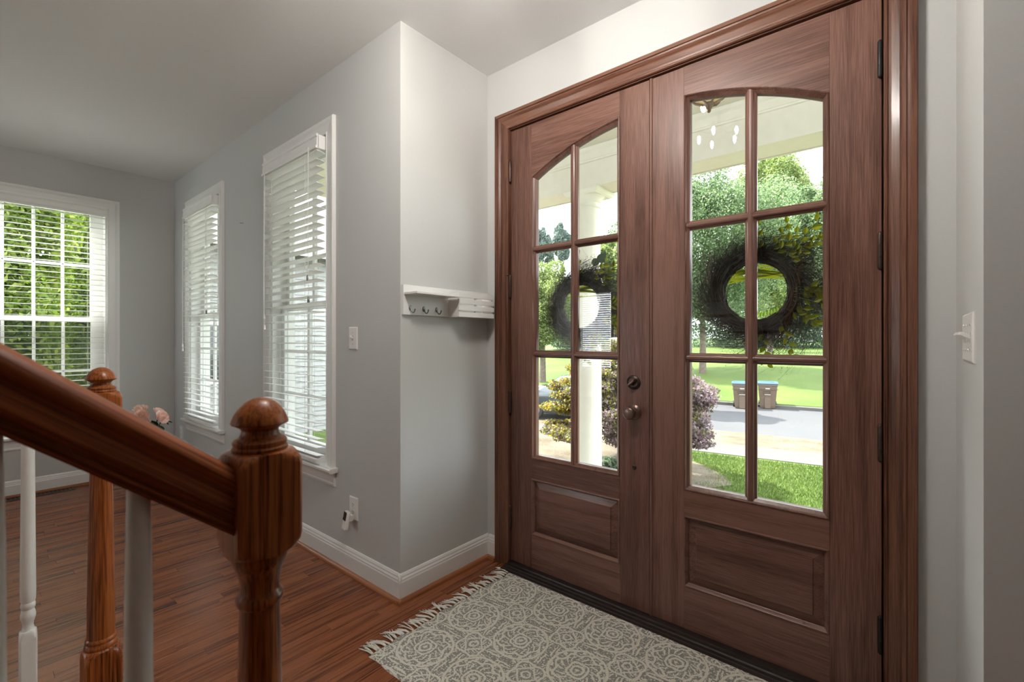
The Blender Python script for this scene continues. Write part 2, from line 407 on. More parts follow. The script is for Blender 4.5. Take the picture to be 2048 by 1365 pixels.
wall('wall_back', [(FX, -5.29, -4.84, -4.7, 0, CZ), (-4.57, 4.6, -4.84, -4.7, 0, CZ), (-5.29, -4.57, -4.84, -4.7, 0, .6), (-5.29, -4.57, -4.84, -4.7, 2.3, CZ)], 'back wall of the house opposite the doors')
wall('wall_right', [(4.6, 4.74, -4.84, WY, 0, CZ)], 'side wall of the study to the right')
wall('ceiling', [(FX - .14, 4.74, -4.84, wy1, CZ, CZ + .12), (RX - .14, SX + .14, wy1, DY + .15, CZ, CZ + .12)], 'smooth white ceiling', 'ceiling_paint')

# floor: base slab with single oak boards laid on it
fl = tag(MB().box(FX - .14, 4.74, -4.84, wy1, -.12, -.018).box(RX - .14, SX + .14, wy1, DY + .15, -.12, -.018).build('floor', 'subfloor'), 'glossy reddish oak strip floor', None, None, 'structure')
PW = .0572
cells = []
rnd = random.Random(11)
nstrip = int((4.6 - FX) / PW) + 1
for i in range(nstrip):
    x0 = FX + i * PW; x1 = min(x0 + PW - .0007, 4.6)
    ymax = DY if (x0 > RX - .01 and x1 < SX + .01) else WY
    y = -4.7 - rnd.random() * .9
    while y < ymax:
        L_ = rnd.choice((.32, .45, .62, .78, .95, 1.15)); ya = max(y, -4.7); yb = min(y + L_, ymax); y += L_
        if yb - ya > .02: cells.append((x0, x1, ya, yb - .0007))
th_ = R(39.87)
def scr(x, y, z=0):
    zc = -math.sin(th_) * x + math.cos(th_) * y; xc = math.cos(th_) * x + math.sin(th_) * y
    return (zc, 1024 + 929 * xc / zc if zc > .05 else -1e4, 680 + 929 * (1.235 - z) / zc if zc > .05 else 1e4)
vis = []; rest = []
for c in cells:
    best = 0
    for k in range(5):
        zc, u, v = scr((c[0] + c[1]) / 2, c[2] + (c[3] - c[2]) * k / 4)
        if zc > .3 and -120 < u < 2100 and v < 1480: best = max(best, (c[3] - c[2]) * PW / zc ** 2)
    (vis if best > 0 else rest).append((best, c))
vis.sort(reverse=True)
chosen = [c for _, c in vis[:298]]; rest = [c for _, c in rest] + [c for _, c in vis[298:]]
for c in chosen:
    m = MB(); m.box(c[0], c[1], c[2], c[3], -.018, 0, .0004); m.build('plank', 'floor_oak', fl)
m = MB()
for c in rest: m.box(c[0], c[1], c[2], c[3], -.018, 0, 0)
tag(m.build('plank_field', 'floor_oak', fl), 'remaining oak floor strips', None, None, 'stuff')

# baseboards with oak shoe moulding
BP = [(0, 0), (.015, 0), (.015, .092), (.0125, .098), (.013, .104), (.0085, .112), (.0085, .118), (.004, .128), (0, .130)]
SP = [(.015, 0), (.033, 0), (.032, .008), (.028, .014), (.022, .0185), (.015, .020)]
def base(name, label, ax, a0, a1, f, s0=0.0, s1=0.0):
    o = MB().prism([f(p) for p in BP], ax, a0, a1).build(name, 'trim_white'); tag(o, label, None, None, 'structure')
    MB().prism([f(p) for p in SP], ax, a0 - s0, a1 + s1).build('shoe_moulding', 'shoe_' + ax, o)
base('baseboard_window_side', 'white baseboard under the two narrow windows', 'x', FX, RX + .0146, lambda p: (WY - p[0], p[1]), 0, .018)
base('baseboard_return_left', 'white baseboard under the hook rack', 'y', WY - .0146, DY, lambda p: (RX + p[0], p[1]), .018, 0)
base('baseboard_door_left', 'very short white baseboard beside the left door casing', 'x', RX + .0146, -1.735, lambda p: (DY - p[0], p[1]))
base('baseboard_door_right', 'short white baseboard beside the right door casing', 'x', .046, SX - .015, lambda p: (DY - p[0], p[1]))
base('baseboard_return_right', 'white baseboard under the wide switch plate', 'y', WY - .0146, DY, lambda p: (SX - p[0], p[1]), .018, 0)
base('baseboard_study_side', 'white baseboard of the study wall', 'x', SX, 4.6, lambda p: (WY - p[0], p[1]))
base('baseboard_far', 'white baseboard under the wide garden window', 'y', -4.7, WY, lambda p: (FX + p[0], p[1]))
base('baseboard_back', 'white baseboard of the back wall', 'x', FX, 4.6, lambda p: (-4.7 + p[0], p[1]))

# ================================================================== WINDOWS (local frame: x right, y outwards, z up)
def make_window(name, label, loc, rz, x0, x1, z0, z1, cols, rows, cw=.085, sash_w=.045):
    r = thing(name, loc, label, None, None, rz, 'structure'); B = dict(local=True)
    P = [(0, 0), (0, .013), (.006, .016), (.012, .012), (.05, .016), (.066, .021), (cw - .004, .021), (cw, .016), (cw, 0)]   # casing profile (out from opening, proud)
    def run(path, nm):
        rs = [[(path(d, k)[0], -p, path(d, k)[1]) for d, p in P] for k in (0, 1)]
        MB().rings(rs).build(nm, 'trim_white', r, **B)
    run(lambda d, k: ((x0 - d), (z0, z1 + d)[k]), 'side_casing')
    run(lambda d, k: ((x0 - d, x1 + d)[k], z1 + d), 'head_casing')
    run(lambda d, k: ((x1 + d), (z1 + d, z0)[k]), 'side_casing')
    MB().prism([(-.048, z0 - .022), (-.052, z0 - .016), (-.052, z0 - .006), (-.046, z0), (.06, z0), (.06, z0 - .026), (-.04, z0 - .026)], 'x', x0 - cw - .022, x1 + cw + .022).build('stool', 'trim_white', r, **B)
    MB().prism([(0, z0 - .108), (-.010, z0 - .104), (-.014, z0 - .092), (-.012, z0 - .085), (-.016, z0 - .05), (-.022, z0 - .036), (-.022, z0 - .026), (0, z0 - .026)], 'x', x0 - cw, x1 + cw).build('apron', 'trim_white', r, **B)
    m = MB(); m.box(x0 - .001, x0 + .012, 0, .15, z0, z1); m.box(x1 - .012, x1 + .001, 0, .15, z0, z1); m.box(x0, x1, 0, .15, z1 - .012, z1 + .001); m.box(x0, x1, .05, .15, z0 - .03, z0 + .012); m.build('jamb', 'trim_white', r, **B)
    zm = z0 + (z1 - z0) * .493; a, b = x0 + .012, x1 - .012
    for nm, za, zb, y0, extra in (('upper_sash', zm - .02, z1 - .012, .092, 0), ('lower_sash', z0 + .012, zm + .02, .060, .02)):
        y1 = y0 + .03; s = sash_w
        fr_ = MB(); fr_.box(a, a + s, y0, y1, za, zb); fr_.box(b - s, b, y0, y1, za, zb); fr_.box(a + s, b - s, y0, y1, za, za + .036 + extra * 1.5); fr_.box(a + s, b - s, y0, y1, zb - .036, zb)
        so = fr_.build(nm, 'trim_white', r, **B)
        ga, gb, gza, gzb = a + s, b - s, za + .036 + extra * 1.5, zb - .036
        for i in range(1, cols):
            xx = ga + (gb - ga) * i / cols; MB().prism([(xx - .010, y0 + .012), (xx - .004, y0 + .004), (xx + .004, y0 + .004), (xx + .010, y0 + .012), (xx + .010, y1), (xx - .010, y1)], 'z', gza, gzb).build('muntin', 'trim_white', so, **B)
        for i in range(1, rows):
            zz = gza + (gzb - gza) * i / rows; MB().prism([(y0 + .012, zz - .010), (y0 + .004, zz - .004), (y0 + .004, zz + .004), (y0 + .012, zz + .010), (y1, zz + .010), (y1, zz - .010)], 'x', ga, gb).build('muntin', 'trim_white', so, **B)
        MB().box(ga, gb, y0 + .018, y0 + .022, gza, gzb).build('pane', 'glass', so, **B)
    MB().lathe([(.012, 0), (.013, .006), (.006, .012), (.004, .02)], ((a + b) / 2, .074, zm + .02), 12).build('sash_lock', 'trim_white', r, **B)
    return r, zm
def make_blind(name, label, loc, rz, x0, x1, ztop, zbot, tilt, tassels, group='white slatted window blinds'):
    r = thing(name, loc, label, 'blind', group, rz); B = dict(local=True); yc = -.032
    # valance with returns
    V = [(-.062, ztop), (-.062, ztop - .012), (-.056, ztop - .018), (-.060, ztop - .03), (-.060, ztop - .062), (-.066, ztop - .070), (-.066, ztop - .082), (-.050, ztop - .082), (-.050, ztop)]
    vo = MB().prism(V, 'x', x0, x1).build('valance', 'blind_white', r, **B)
    for xa, xb in ((x0, x0 + .008), (x1 - .008, x1)): MB().box(xa, xb, -.052, -.002, ztop - .08, ztop - .004).build('valance_return', 'blind_white', vo, **B)
    MB().box(x0 + .012, x1 - .012, -.05, .0, ztop - .06, ztop - .006).build('head_rail', 'blind_white', r, **B)
    n = int((ztop - .09 - zbot - .03) / .0446); pitch = (ztop - .095 - zbot - .035) / n
    s = MB(); w = .0254; rs = []
    prof = [(-w, 0), (-w * .5, .0016), (0, .0022), (w * .5, .0016), (w, 0), (w, -.0026), (w * .5, -.001), (0, -.0004), (-w * .5, -.001), (-w, -.0026)]
    s.prism(prof, 'x', x0 + .006, x1 - .006)
    base_me = None
    for i in range(n + 1):
        z = zbot + .035 + pitch * i
        if base_me is None:
            o = s.build('slat', 'blind_white', r, True, **B); base_me = o.data
        else:
            o = bpy.data.objects.new('slat', base_me); COL.objects.link(o); o.parent = r
        o.location = (0, yc, z); o.rotation_euler = (tilt + random.uniform(-.02, .02), random.uniform(-.0015, .0015), 0)
    MB().prism([(yc - .027, zbot), (yc + .027, zbot), (yc + .027, zbot + .014), (yc + .022, zbot + .02), (yc - .022, zbot + .02), (yc - .027, zbot + .014)], 'x', x0 + .004, x1 - .004).build('bottom_rail', 'blind_white', r, **B)
    for fx in (.14, .5, .86) if x1 - x0 > .8 else (.19, .81):
        xx = x0 + (x1 - x0) * fx
        for dy in (-.028, .028): MB().tube([(xx, yc + dy, zbot + .01), (xx, yc + dy, ztop - .07)], .0009, 5).build('ladder_cord', 'cord_white', r, **B)
    for xx, zz in tassels:
        c = MB().tube([(xx, yc - .036, zz), (xx + .001, yc - .037, (zz + ztop) / 2), (xx, yc - .034, ztop - .06)], .0012, 6).build('pull_cord', 'cord_white', r, **B)
        MB().lathe([(.002, .03), (.005, .026), (.0065, .012), (.007, 0), (.004, -.002)], (xx, yc - .036, zz - .028), 12).build('tassel', 'pewter' if zz > 1.2 and xx > (x0 + x1) / 2 else 'plastic_white', c, True, **B)
    return r
make_window('window_1', 'narrow white framed window next to the wall switch', (0, WY, 0), 0, W1[0], W1[1], WZ[0], WZ[1], 2, 3)
make_blind('window_blind', 'lowered white blind on the narrow window nearer to the wall switch', (0, WY, 0), 0, W1[0] + .004, W1[1] - .012, 2.385, .552, R(-7), [(-2.575, 1.60), (-2.565, 1.475), (-3.155, 1.40), (-3.150, 1.33)])
make_window('window_2', 'narrow white framed window near the corner with the roses', (0, WY, 0), 0, W2[0], W2[1], WZ[0], WZ[1], 2, 3)
make_blind('window_blind', 'lowered white blind on the narrow window beside the pink roses', (0, WY, 0), 0, W2[0] + .004, W2[1] - .012, 2.385, .552, R(-7), [(-4.235, 1.47), (-4.84, 1.20), (-4.833, 1.165)])
make_window('window_3', 'wide white framed window looking on green garden leaves', (FX, 0, 0), PI / 2, FW[0], FW[1], FZ[0], FZ[1], 4, 2, sash_w=.085)
make_blind('window_blind', 'open white blind across the wide garden window', (FX, 0, 0), PI / 2, FW[0] + .004, FW[1] - .006, 2.382, .50, R(2), [(.02, 1.3)])
m = MB().box(FW[0] + .05, FW[1] - .05, .125, .127, FZ[0] + .03, 1.43); o = m.build('insect_screen', 'screen_mesh', bpy.data.objects['window_3'], local=True)
# the back window mirrored in the left door pane
def plain_window(name, label, loc, rz, hw, z0, z1):
    r = thing(name, loc, label, None, None, rz, 'structure'); m = MB(); c = .085
    m.box(-hw - c, -hw, -.02, 0, z0 - c, z1 + c).box(hw, hw + c, -.02, 0, z0 - c, z1 + c).box(-hw, hw, -.02, 0, z1, z1 + c).box(-hw - c, hw + c, -.05, 0, z0 - .03, z0); m.build('casing', 'trim_white', r, local=True)
    m = MB(); m.box(-hw, -hw + .04, .06, .1, z0, z1).box(hw - .04, hw, .06, .1, z0, z1).box(-hw, hw, .06, .1, z0, z0 + .05).box(-hw, hw, .06, .1, z1 - .05, z1).box(-hw, hw, .06, .1, (z0 + z1) / 2 - .025, (z0 + z1) / 2 + .025); m.build('sash', 'trim_white', r, local=True)
plain_window('window_4', 'dining window of the back wall', (-4.93, -4.7, 0), PI, .36, .6, 2.3)

make_blind('window_blind', 'half closed white blind on the dining window of the back wall', (-4.93, -4.7, 0), PI, -.355, .355, 2.295, .62, R(-28), [(.30, 1.3)])

# ================================================================== DOUBLE DOORS
YF, YB, YG = 1.962, 2.007, 1.986
AXC, AZ, AR = -.845, .922, 1.350                          # arch: centre and radius of the outer sticking line
ZB, ZT = .022, 2.383
def arch(x, d=0): return AZ + math.sqrt((AR - d) ** 2 - (x - AXC) ** 2)
def outline(x0, x1, z0, d, arched=True, z1=None, n=14):
    a, b = x0 + d, x1 - d
    if arched: top = [(b + (a - b) * i / n, arch(b + (a - b) * i / n, d)) for i in range(n + 1)]
    else: top = [(b, z1 - d), (a, z1 - d)]
    return [(a, z0 + d), (b, z0 + d)] + top
def sticking(m, x0, x1, z0, prof, arched=True, z1=None):
    rs = [[(p[0], y, p[1]) for p in outline(x0, x1, z0, d, arched, z1)] for d, y in prof]
    m.rings(rs, True, False)
def door(name, label, a, b, ga, gb, hinge_x, knob):
    r = thing(name, ((a + b) / 2, YF, ZB), label, None, None, 0, 'structure')
    for x0, x1 in ((a, ga), (gb, b)): MB().box(x0, x1, YF, YB, ZB, ZT, .0012).build('stile', 'door_v', r)
    n = 16; xs = [ga + (gb - ga) * i / n for i in range(n + 1)]
    MB().prism([(x, arch(x)) for x in xs] + [(gb, ZT), (ga, ZT)], 'y', YF, YB).build('arched_top_rail', 'door_h', r)
    MB().box(ga, gb, YF, YB, .498, .603).build('middle_rail', 'door_h', r)
    MB().box(ga, gb, YF, YB, ZB, .200).build('bottom_rail', 'door_h', r)
    m = MB(); sticking(m, ga, gb, .603, [(0, YF), (.001, YF - .003), (.005, YF - .0045), (.008, YF - .001), (.009, YF + .004), (.014, YF + .0075), (.020, YF + .013), (.0215, YG), (.0215, YG + .003)])
    m.build('glazing_bead', 'door_v', r, True, angle=25)
    m = MB(); sticking(m, ga, gb, .603, [(0, YB), (.022, YB - .01), (.022, YG + .002)]); m.build('outer_bead', 'door_v', r)
    # muntins
    mc = (ga + gb) / 2 + (.010 if mirror_off(a) else -.010) * 0
    hb = .021; MP = [(-hb, YG + .002), (-hb, YG - .008), (-hb + .003, YG - .011), (-.013, YG - .014), (-.009, YF + .0035), (-.004, YF + .001), (.004, YF + .001), (.009, YF + .0035), (.013, YG - .014), (hb - .003, YG - .011), (hb, YG - .008), (hb, YG + .002), (.012, YB), (-.012, YB)]
    rs = []
    lo = [(mc + q[0], q[1], .610) for q in MP]; hi = [(mc + q[0], q[1], arch(mc + q[0], .006)) for q in MP]
    MB().rings([lo, hi]).build('upright_muntin', 'door_v', r, True, angle=25)
    zr = [1.160, 1.714]
    for z in zr:
        for xa, xb in ((ga + .004, mc - .008), (mc + .008, gb - .004)):
            MB().rings([[(x, q[1] + .0012, z + q[0] * .92) for q in MP] for x in (xa, xb)]).build('cross_muntin', 'door_h', r, True, angle=25)
    # glass panes
    for xa, xb in ((ga + .012, mc - .010), (mc + .010, gb - .012)):
        for za, zb in ((.612, 1.15), (1.17, 1.704)):
            MB().box(xa, xb, YG - .002, YG + .002, za, zb).build('glass_pane', 'glass', r)
        xs2 = [xa + (xb - xa) * i / 8 for i in range(9)]
        MB().prism([(x, arch(x, .012)) for x in xs2] + [(xb, 1.724), (xa, 1.724)], 'y', YG - .002, YG + .002).build('glass_pane', 'glass', r)
    # raised panel
    m = MB(); sticking(m, ga, gb, .200, [(0, YF), (.001, YF - .003), (.005, YF - .0045), (.009, YF), (.011, YF + .005), (.016, YF + .010)], False, .498); m.build('panel_moulding', 'door_h', r, True, angle=25)
    m = MB(); sticking(m, ga + .004, gb - .004, .204, [(.0, YF + .0155), (.010, YF + .0155), (.011, YF + .0140), (.044, YF + .0060), (.0455, YF + .0020)], False, .494)
    i0 = len(m.v) - 4; m.f.append((i0, i0 + 1, i0 + 2, i0 + 3)); m.build('raised_panel', 'door_h', r)
    MB().box(ga + .002, gb - .002, YF + .016, YB - .008, .202, .496).build('panel_back', 'door_h', r)
    # hinges
    for k, z in enumerate((.262, .894, 1.528, 2.160)):
        h = MB().lathe([(.002, -.064), (.006, -.060), (.0075, -.055), (.0075, -.019), (.0070, -.0185), (.0075, -.018), (.0075, .018), (.0070, .0185), (.0075, .019), (.0075, .055), (.006, .060), (.002, .064)], (hinge_x, YF - .011, z), 14)
        h.build('hinge', ('black_iron' if k in (0, 3) else 'bronze') if knob == 0 else 'bronze', r, True)
    return r
def mirror_off(a): return a < -1
d1 = door('door_1', 'left wooden double door leaf with knob, arched panes and raised panel', -1.646, -.8485, -1.503, -.991, -1.6435, 1)
d2 = door('door_2', 'right wooden double door leaf with black hinges and arched panes', -.8425, -.046, -.697, -.190, -.0500, 0)
MB().prism([(-.8455, YF + .004), (-.8455, YF - .003), (-.843, YF - .0055), (-.837, YF - .0055), (-.833, YF - .002), (-.833, YF + .004)], 'z', ZB, ZT).build('astragal', 'door_v', d2)
MB().box(-.8482, -.8428, YF + .006, YB, ZB, ZT).build('gap_shade_strip', 'gap_shade', d2)  # dark strip painted in as the shade of the gap between the leaves
rotY = Matrix.Rotation(PI / 2, 3, 'X')                    # lathe axis z -> -y
def hw(prof, x, z, name, mat, parent, seg=28): return MB().lathe(prof, (x, YF, z), seg, rotY).build(name, mat, parent, True)
k = hw([(.0, .0), (.033, .0), (.034, .003), (.031, .006), (.026, .0075), (.024, .010), (.013, .013), (.011, .03), (.012, .034), (.022, .040), (.0265, .046), (.0275, .054), (.0265, .060), (.022, .064), (.0205, .0632), (.014, .0645), (.0, .065)], -.920, .908, 'door_knob', 'bronze_light', d1)
k = hw([(.0, .0), (.032, .0), (.033, .003), (.030, .008), (.024, .011), (.022, .0095), (.0, .0095)], -.922, 1.043, 'deadbolt', 'bronze', d1)
MB().box(-.005, .005, -.026, 0, -.019, .019, .003).xf(Matrix.Translation((-.922, YF - .008, 1.043)) @ Matrix.Rotation(R(48), 4, 'Y')).build('thumb_turn', 'bronze_light', k)
hw([(0, 0), (.0105, 0), (.011, .002), (.009, .004), (.006, .0045), (.005, .003), (0, .003)], -.920, .660, 'round_plug', 'bronze', d1, 18)
MB().lathe([(.0, 0), (.004, .001), (.0055, .006), (.003, .012), (.006, .016), (.0, .022)], (-1.6505, YF - .012, 1.59), 12, rotY).build('hinge_stop', 'bronze', d1, True)
# casing and jambs
CP = [(0, 0), (0, .010), (.003, .014), (.009, .014), (.013, .010), (.020, .011), (.040, .018), (.046, .017), (.050, .021), (.056, .025), (.060, .022), (.066, .023), (.068, .029), (.082, .029), (.085, .026), (.085, 0)]
xa, xb, zt = -1.648, -.041, 2.392
tr1 = thing('trim_1', ((xa + xb) / 2, DY, 0), 'moulded dark wooden casing around the double doors', None, None, 0, 'structure')
def cs(path, nm, mt): MB().rings([[(path(d, k)[0], DY - p, path(d, k)[1]) for d, p in CP] for k in (0, 1)]).build(nm, mt, tr1)
cs(lambda d, k: (xa - d, (0, zt + d)[k]), 'side_casing', 'casing_v')
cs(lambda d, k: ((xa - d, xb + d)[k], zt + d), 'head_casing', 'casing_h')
cs(lambda d, k: (xb + d, (zt + d, 0)[k]), 'side_casing', 'casing_v')
for x0, x1 in ((-1.664, -1.650), (-.040, -.026)): MB().box(x0, x1, DY + .001, DY + .15, 0, 2.402).build('side_jamb', 'casing_v', tr1)
MB().box(-1.65, -.04, DY + .001, DY + .15, 2.388, 2.402).build('head_jamb', 'casing_h', tr1)
m = MB(); m.box(-1.651, -1.636, YB + .001, YB + .03, .02, 2.388).box(-.055, -.040, YB + .001, YB + .03, .02, 2.388).box(-1.651, -.04, YB + .001, YB + .03, 2.372, 2.388); m.build('door_stop', 'casing_v', tr1)
tag(MB().prism([(1.868, 0), (1.872, .008), (1.885, .010), (1.888, .014), (1.905, .014), (1.909, .0185), (1.922, .0185), (1.925, .0145), (1.931, .0145), (1.934, .0205), (1.958, .0205), (2.06, .020), (2.10, .006), (2.10, 0)], 'x', -1.648, -.042).build('trim_2', 'sill_dark'), 'ridged dark metal threshold under the doors', None, None, 'structure')

# ================================================================== STAIR
ST = {'rise': .19, 'run': .254, 'y0': .194}
st = thing('staircase', (-1.22, .194, 0), 'wooden staircase rising behind the two oak newel posts', 'staircase')
NX = (-.675, -1.765); NY = .268
for i in range(9):
    ya = ST['y0'] - i * ST['run']; z = ST['rise'] * (i + 1)
    MB().prism([(ya + .028, z - .020), (ya + .030, z - .012), (ya + .026, z - .003), (ya + .018, z), (ya - ST['run'] + .002, z), (ya - ST['run'] + .002, z - .026), (ya + .018, z - .026)], 'x', NX[1] - .055, NX[0] + .055).build('tread', 'stair_oak', st)
    MB().box(NX[1] - .03, NX[0] + .03, ya - .018, ya, z - ST['rise'], z - .026).build('riser', 'trim_white', st)
yl = ST['y0'] - 9 * ST['run']
MB().box(NX[1] - .055, NX[0] + .055, yl - .95, yl + .002, 9 * .19 - .026, 9 * .19).build('landing', 'stair_oak', st)
for X_ in (NX[1] - .03, NX[0] + .014):
    pts = [(ST['y0'] - .004, 0)]
    for i in range(9): pts += [(ST['y0'] - .004 - i * .254, .19 * (i + 1) - .026), (ST['y0'] - .004 - (i + 1) * .254, .19 * (i + 1) - .026)]
    pts += [(yl - .9, 1.68), (yl - .9, 0)]
    MB().prism(pts, 'x', X_, X_ + .016).build('stringer', 'trim_white', st)
def sq_ring(h, z, rc, n=48):
    out = []
    for i in range(n):
        a = 2 * PI * (i + .5) / n; c, s = math.cos(a), math.sin(a)
        rad = min(h / max(abs(c), abs(s)), rc); out.append((rad * c, rad * s, z))
    return out
def newel(label, x, y):
    r = thing('newel_post', (x, y, 0), label, 'newel post', 'oak newel posts of the stair'); B = dict(local=True)
    h = .041; big = h * 1.40
    MB().rings([sq_ring(h, 0, big), sq_ring(h, .318, big), sq_ring(h, .330, h * 1.30), sq_ring(h, .342, h * 1.17), sq_ring(h, .352, h * 1.02), sq_ring(h, .356, h * .92)]).build('base_block', 'oak_v', r, True, angle=40, **B)
    sh = [(.036, .354), (.0375, .359), (.0375, .365), (.035, .369), (.034, .3715), (.0355, .376), (.0345, .381), (.0315, .385), (.0312, .42), (.0305, .50), (.0285, .66), (.0262, .80), (.0247, .865), (.0252, .874), (.0285, .8775), (.0298, .8825), (.0290, .8875), (.0262, .8905), (.0243, .895), (.0245, .905), (.0262, .915), (.0295, .925), (.0335, .934), (.0355, .941), (.0355, .948)]
    MB().lathe(sh, (0, 0, 0), 36).build('turned_shaft', 'oak_v', r, True, **B)
    rs = [sq_ring(h, .947, h * .93), sq_ring(h, .9485, h * 1.02), sq_ring(h, .953, h * 1.16), sq_ring(h, .960, h * 1.29), sq_ring(h, .969, big), sq_ring(h, 1.066, big), sq_ring(h, 1.0735, h * 1.29), sq_ring(h, 1.0795, h * 1.16), sq_ring(h, 1.0835, h * 1.02), sq_ring(h, 1.085, h * .9)]
    MB().rings(rs).build('upper_block', 'oak_v', r, True, angle=40, **B)
    cp = [(.033, 1.083), (.0345, 1.086), (.0345, 1.089), (.0325, 1.0915), (.0335, 1.094), (.0335, 1.0975), (.031, 1.1005), (.0265, 1.1025), (.0235, 1.107), (.0228, 1.112), (.0245, 1.1150), (.0290, 1.1180), (.0345, 1.1205), (.0357, 1.1222), (.0350, 1.1250), (.0318, 1.1330), (.0262, 1.1420), (.0185, 1.1498), (.0095, 1.1545), (.0, 1.156)]
    MB().lathe(cp, (0, 0, 0), 40).build('mushroom_cap', 'oak_v', r, True, **B)
newel('oak newel post holding the lower end of the handrail by the rug', NX[0], NY)
newel('oak newel post across the stair in front of the garden window', NX[1], NY)
RPF = [(0, .088), (-.013, .0865), (-.0235, .0815), (-.0295, .0730), (-.0305, .0660), (-.0285, .0600), (-.0258, .0560), (-.0248, .0500), (-.0265, .0400), (-.0285, .0300), (-.0290, .0230), (-.0270, .0190), (-.0238, .0170), (-.0238, .0140), (-.0265, .0115), (-.0268, .0055), (-.0245, .0)]
RPF = RPF + [(-x, z) for x, z in RPF[::-1][:-1]]
SL = .800
def zr_(y): return .985 + SL * (.227 - y)
def handrail(label, x):
    m = MB().rings([[(x + q[0], y, zr_(y) + q[1]) for q in RPF] for y in (.2272, .1, -.4, -1.2, -1.9)])
    tag(m.build('handrail', 'oak_y', None, True, angle=50), label, 'handrail', 'oak handrails of the stair')
handrail('moulded oak handrail sloping down to the newel post by the rug', NX[0])
handrail('moulded oak handrail on the garden window side of the stair', NX[1])
def baluster(x, y, tread, label):
    r = thing('baluster', (x, y, tread), label, 'baluster', 'white turned stair balusters'); B = dict(local=True)
    top = zr_(y) + .004 - tread; h = .0165; q = .28
    MB().rings([sq_ring(h, 0, h * 1.38, 32), sq_ring(h, q - .022, h * 1.38, 32), sq_ring(h, q - .012, h * 1.24, 32), sq_ring(h, q - .003, h * 1.05, 32), sq_ring(h, q, h * .92, 32)]).build('square_base', 'baluster_white', r, True, angle=40, **B)
    pr_ = [(.0145, q - .002), (.0122, q + .004), (.0105, q + .012), (.0112, q + .020), (.0148, q + .033), (.0152, q + .040), (.0132, q + .050), (.0118, q + .055), (.0140, q + .060), (.0146, q + .066), (.0140, q + .071), (.0128, q + .0735), (.0146, q + .078), (.0152, q + .10), (.0146, q + .20), (.0128, top - .12), (.0112, top - .02), (.0110, top + .012)]
    MB().lathe(pr_, (0, 0, 0), 24).build('turned_spindle', 'baluster_white', r, True, **B)
for j, (x, w_) in enumerate(((NX[0], 'near the rug'), (NX[1], 'on the garden window side'))):
    for i in range(14):
        y = (.1353 if j == 0 else .122) - i * .1165
        s_ = int((ST['y0'] - y) / ST['run']); s_ = max(0, min(8, s_))
        od = ['first', 'second', 'third', 'fourth', 'fifth', 'sixth', 'seventh', 'eighth', 'ninth', 'tenth', 'eleventh', 'twelfth', 'thirteenth', 'fourteenth'][i]
        baluster(x, y, .19 * (s_ + 1), 'white turned baluster, %s up from the newel post %s' % (od, w_))

# ================================================================== WALL THINGS
def switch_plate(name, label, cat, M4, gangs, toggle):
    r = bpy.data.objects.new(name, None); COL.objects.link(r); r.matrix_world = M4; ORG[r.name] = Vector((0, 0, 0)); tag(r, label, cat); B = dict(local=True)
    hwid = .035 + (gangs - 1) * .023; hh = .058                      # local x right, -y to the room, z up
    MB().rings([[(sx * a, y, sz * b) for sx, sz in ((-1, -1), (1, -1), (1, 1), (-1, 1))] for a, b, y in ((hwid + .004, hh + .001, 0), (hwid + .004, hh + .001, -.003), (hwid, hh - .003, -.0062))]).build('plate', 'plastic_white', r, **B)
    for g in range(gangs):
        xg = (g - (gangs - 1) / 2) * .046
        if toggle:
            MB().box(xg - .0055, xg + .0055, -.0066, -.005, -.0125, .0125).build('toggle_slot', 'screw_grey', r, **B)
            MB().box(-.004, .004, -.022, .0, -.0045, .0045, .001).xf(Matrix.Translation((xg, -.004, 0)) @ Matrix.Rotation(R(-28), 4, 'X')).build('toggle', 'plastic_white', r, **B)
            zs = (-.030, .030)
        else:
            for zc in (-.0195, .0195):
                so = MB().prism([(xg + .0165 * math.cos(a), zc + .0145 * max(-.86, min(.86, math.sin(a)))) for a in [2 * PI * i / 20 for i in range(20)]], 'y', -.0075, -.005).build('socket', 'plastic_white', r, **B)
                m = MB(); m.box(xg - .0075, xg - .0055, -.0079, -.007, zc + .0, zc + .008).box(xg + .0055, xg + .0075, -.0079, -.007, zc + .0, zc + .007); m.lathe([(.0, -.0004), (.0026, -.0004), (.0026, .0004), (0, .0004)], (xg, -.0076, zc - .006), 10, rotY); m.build('slots', 'slot_dark', so, **B)
            zs = (0,)
        for z in zs: MB().lathe([(0, 0), (.0032, 0), (.0028, .0012), (0, .0014)], (xg, -.0062, z), 12, rotY).build('screw', 'screw_grey', r, True, **B)
    return r
T = Matrix.Translation
switch_plate('light_switch', 'white single toggle switch plate on the window wall', 'light switch', T((-2.211, WY, 1.243)), 1, True)
switch_plate('light_switch', 'wide white switch plate with four toggles beside the doors', 'light switch', T((SX, 1.575, 1.240)) @ Matrix.Rotation(-PI / 2, 4, 'Z'), 4, True)
switch_plate('wall_outlet', 'white wall outlet above the plugged in camera', 'outlet', T((-2.206, WY, .348)), 1, False)
switch_plate('wall_outlet', 'white wall outlet in the corner below the window by the roses', 'outlet', T((-5.118, WY, .375)), 1, False)
cm = thing('plug_in_camera', (-2.216, WY - .014, .292), 'small white plug-in camera with black face on the outlet', 'camera')
Mx = T((0, -.026, 0)) @ Matrix.Rotation(R(-12), 4, 'X') @ Matrix.Rotation(R(-14), 4, 'Z')
MB().box(-.023, .023, -.011, .011, -.046, .046, .005).xf(Mx).build('housing', 'plastic_white', cm, local=True)
fo = MB().box(-.020, .020, -.0135, -.010, .000, .043, .0015).xf(Mx).build('face_panel', 'black_gloss', cm, local=True)
MB().lathe([(.0, 0), (.007, 0), (.006, .0015), (.003, .001), (0, .0015)], (0, 0, 0), 16, rotY).xf(Mx @ T((0, -.0136, .021))).build('lens', 'slot_dark', fo, local=True)
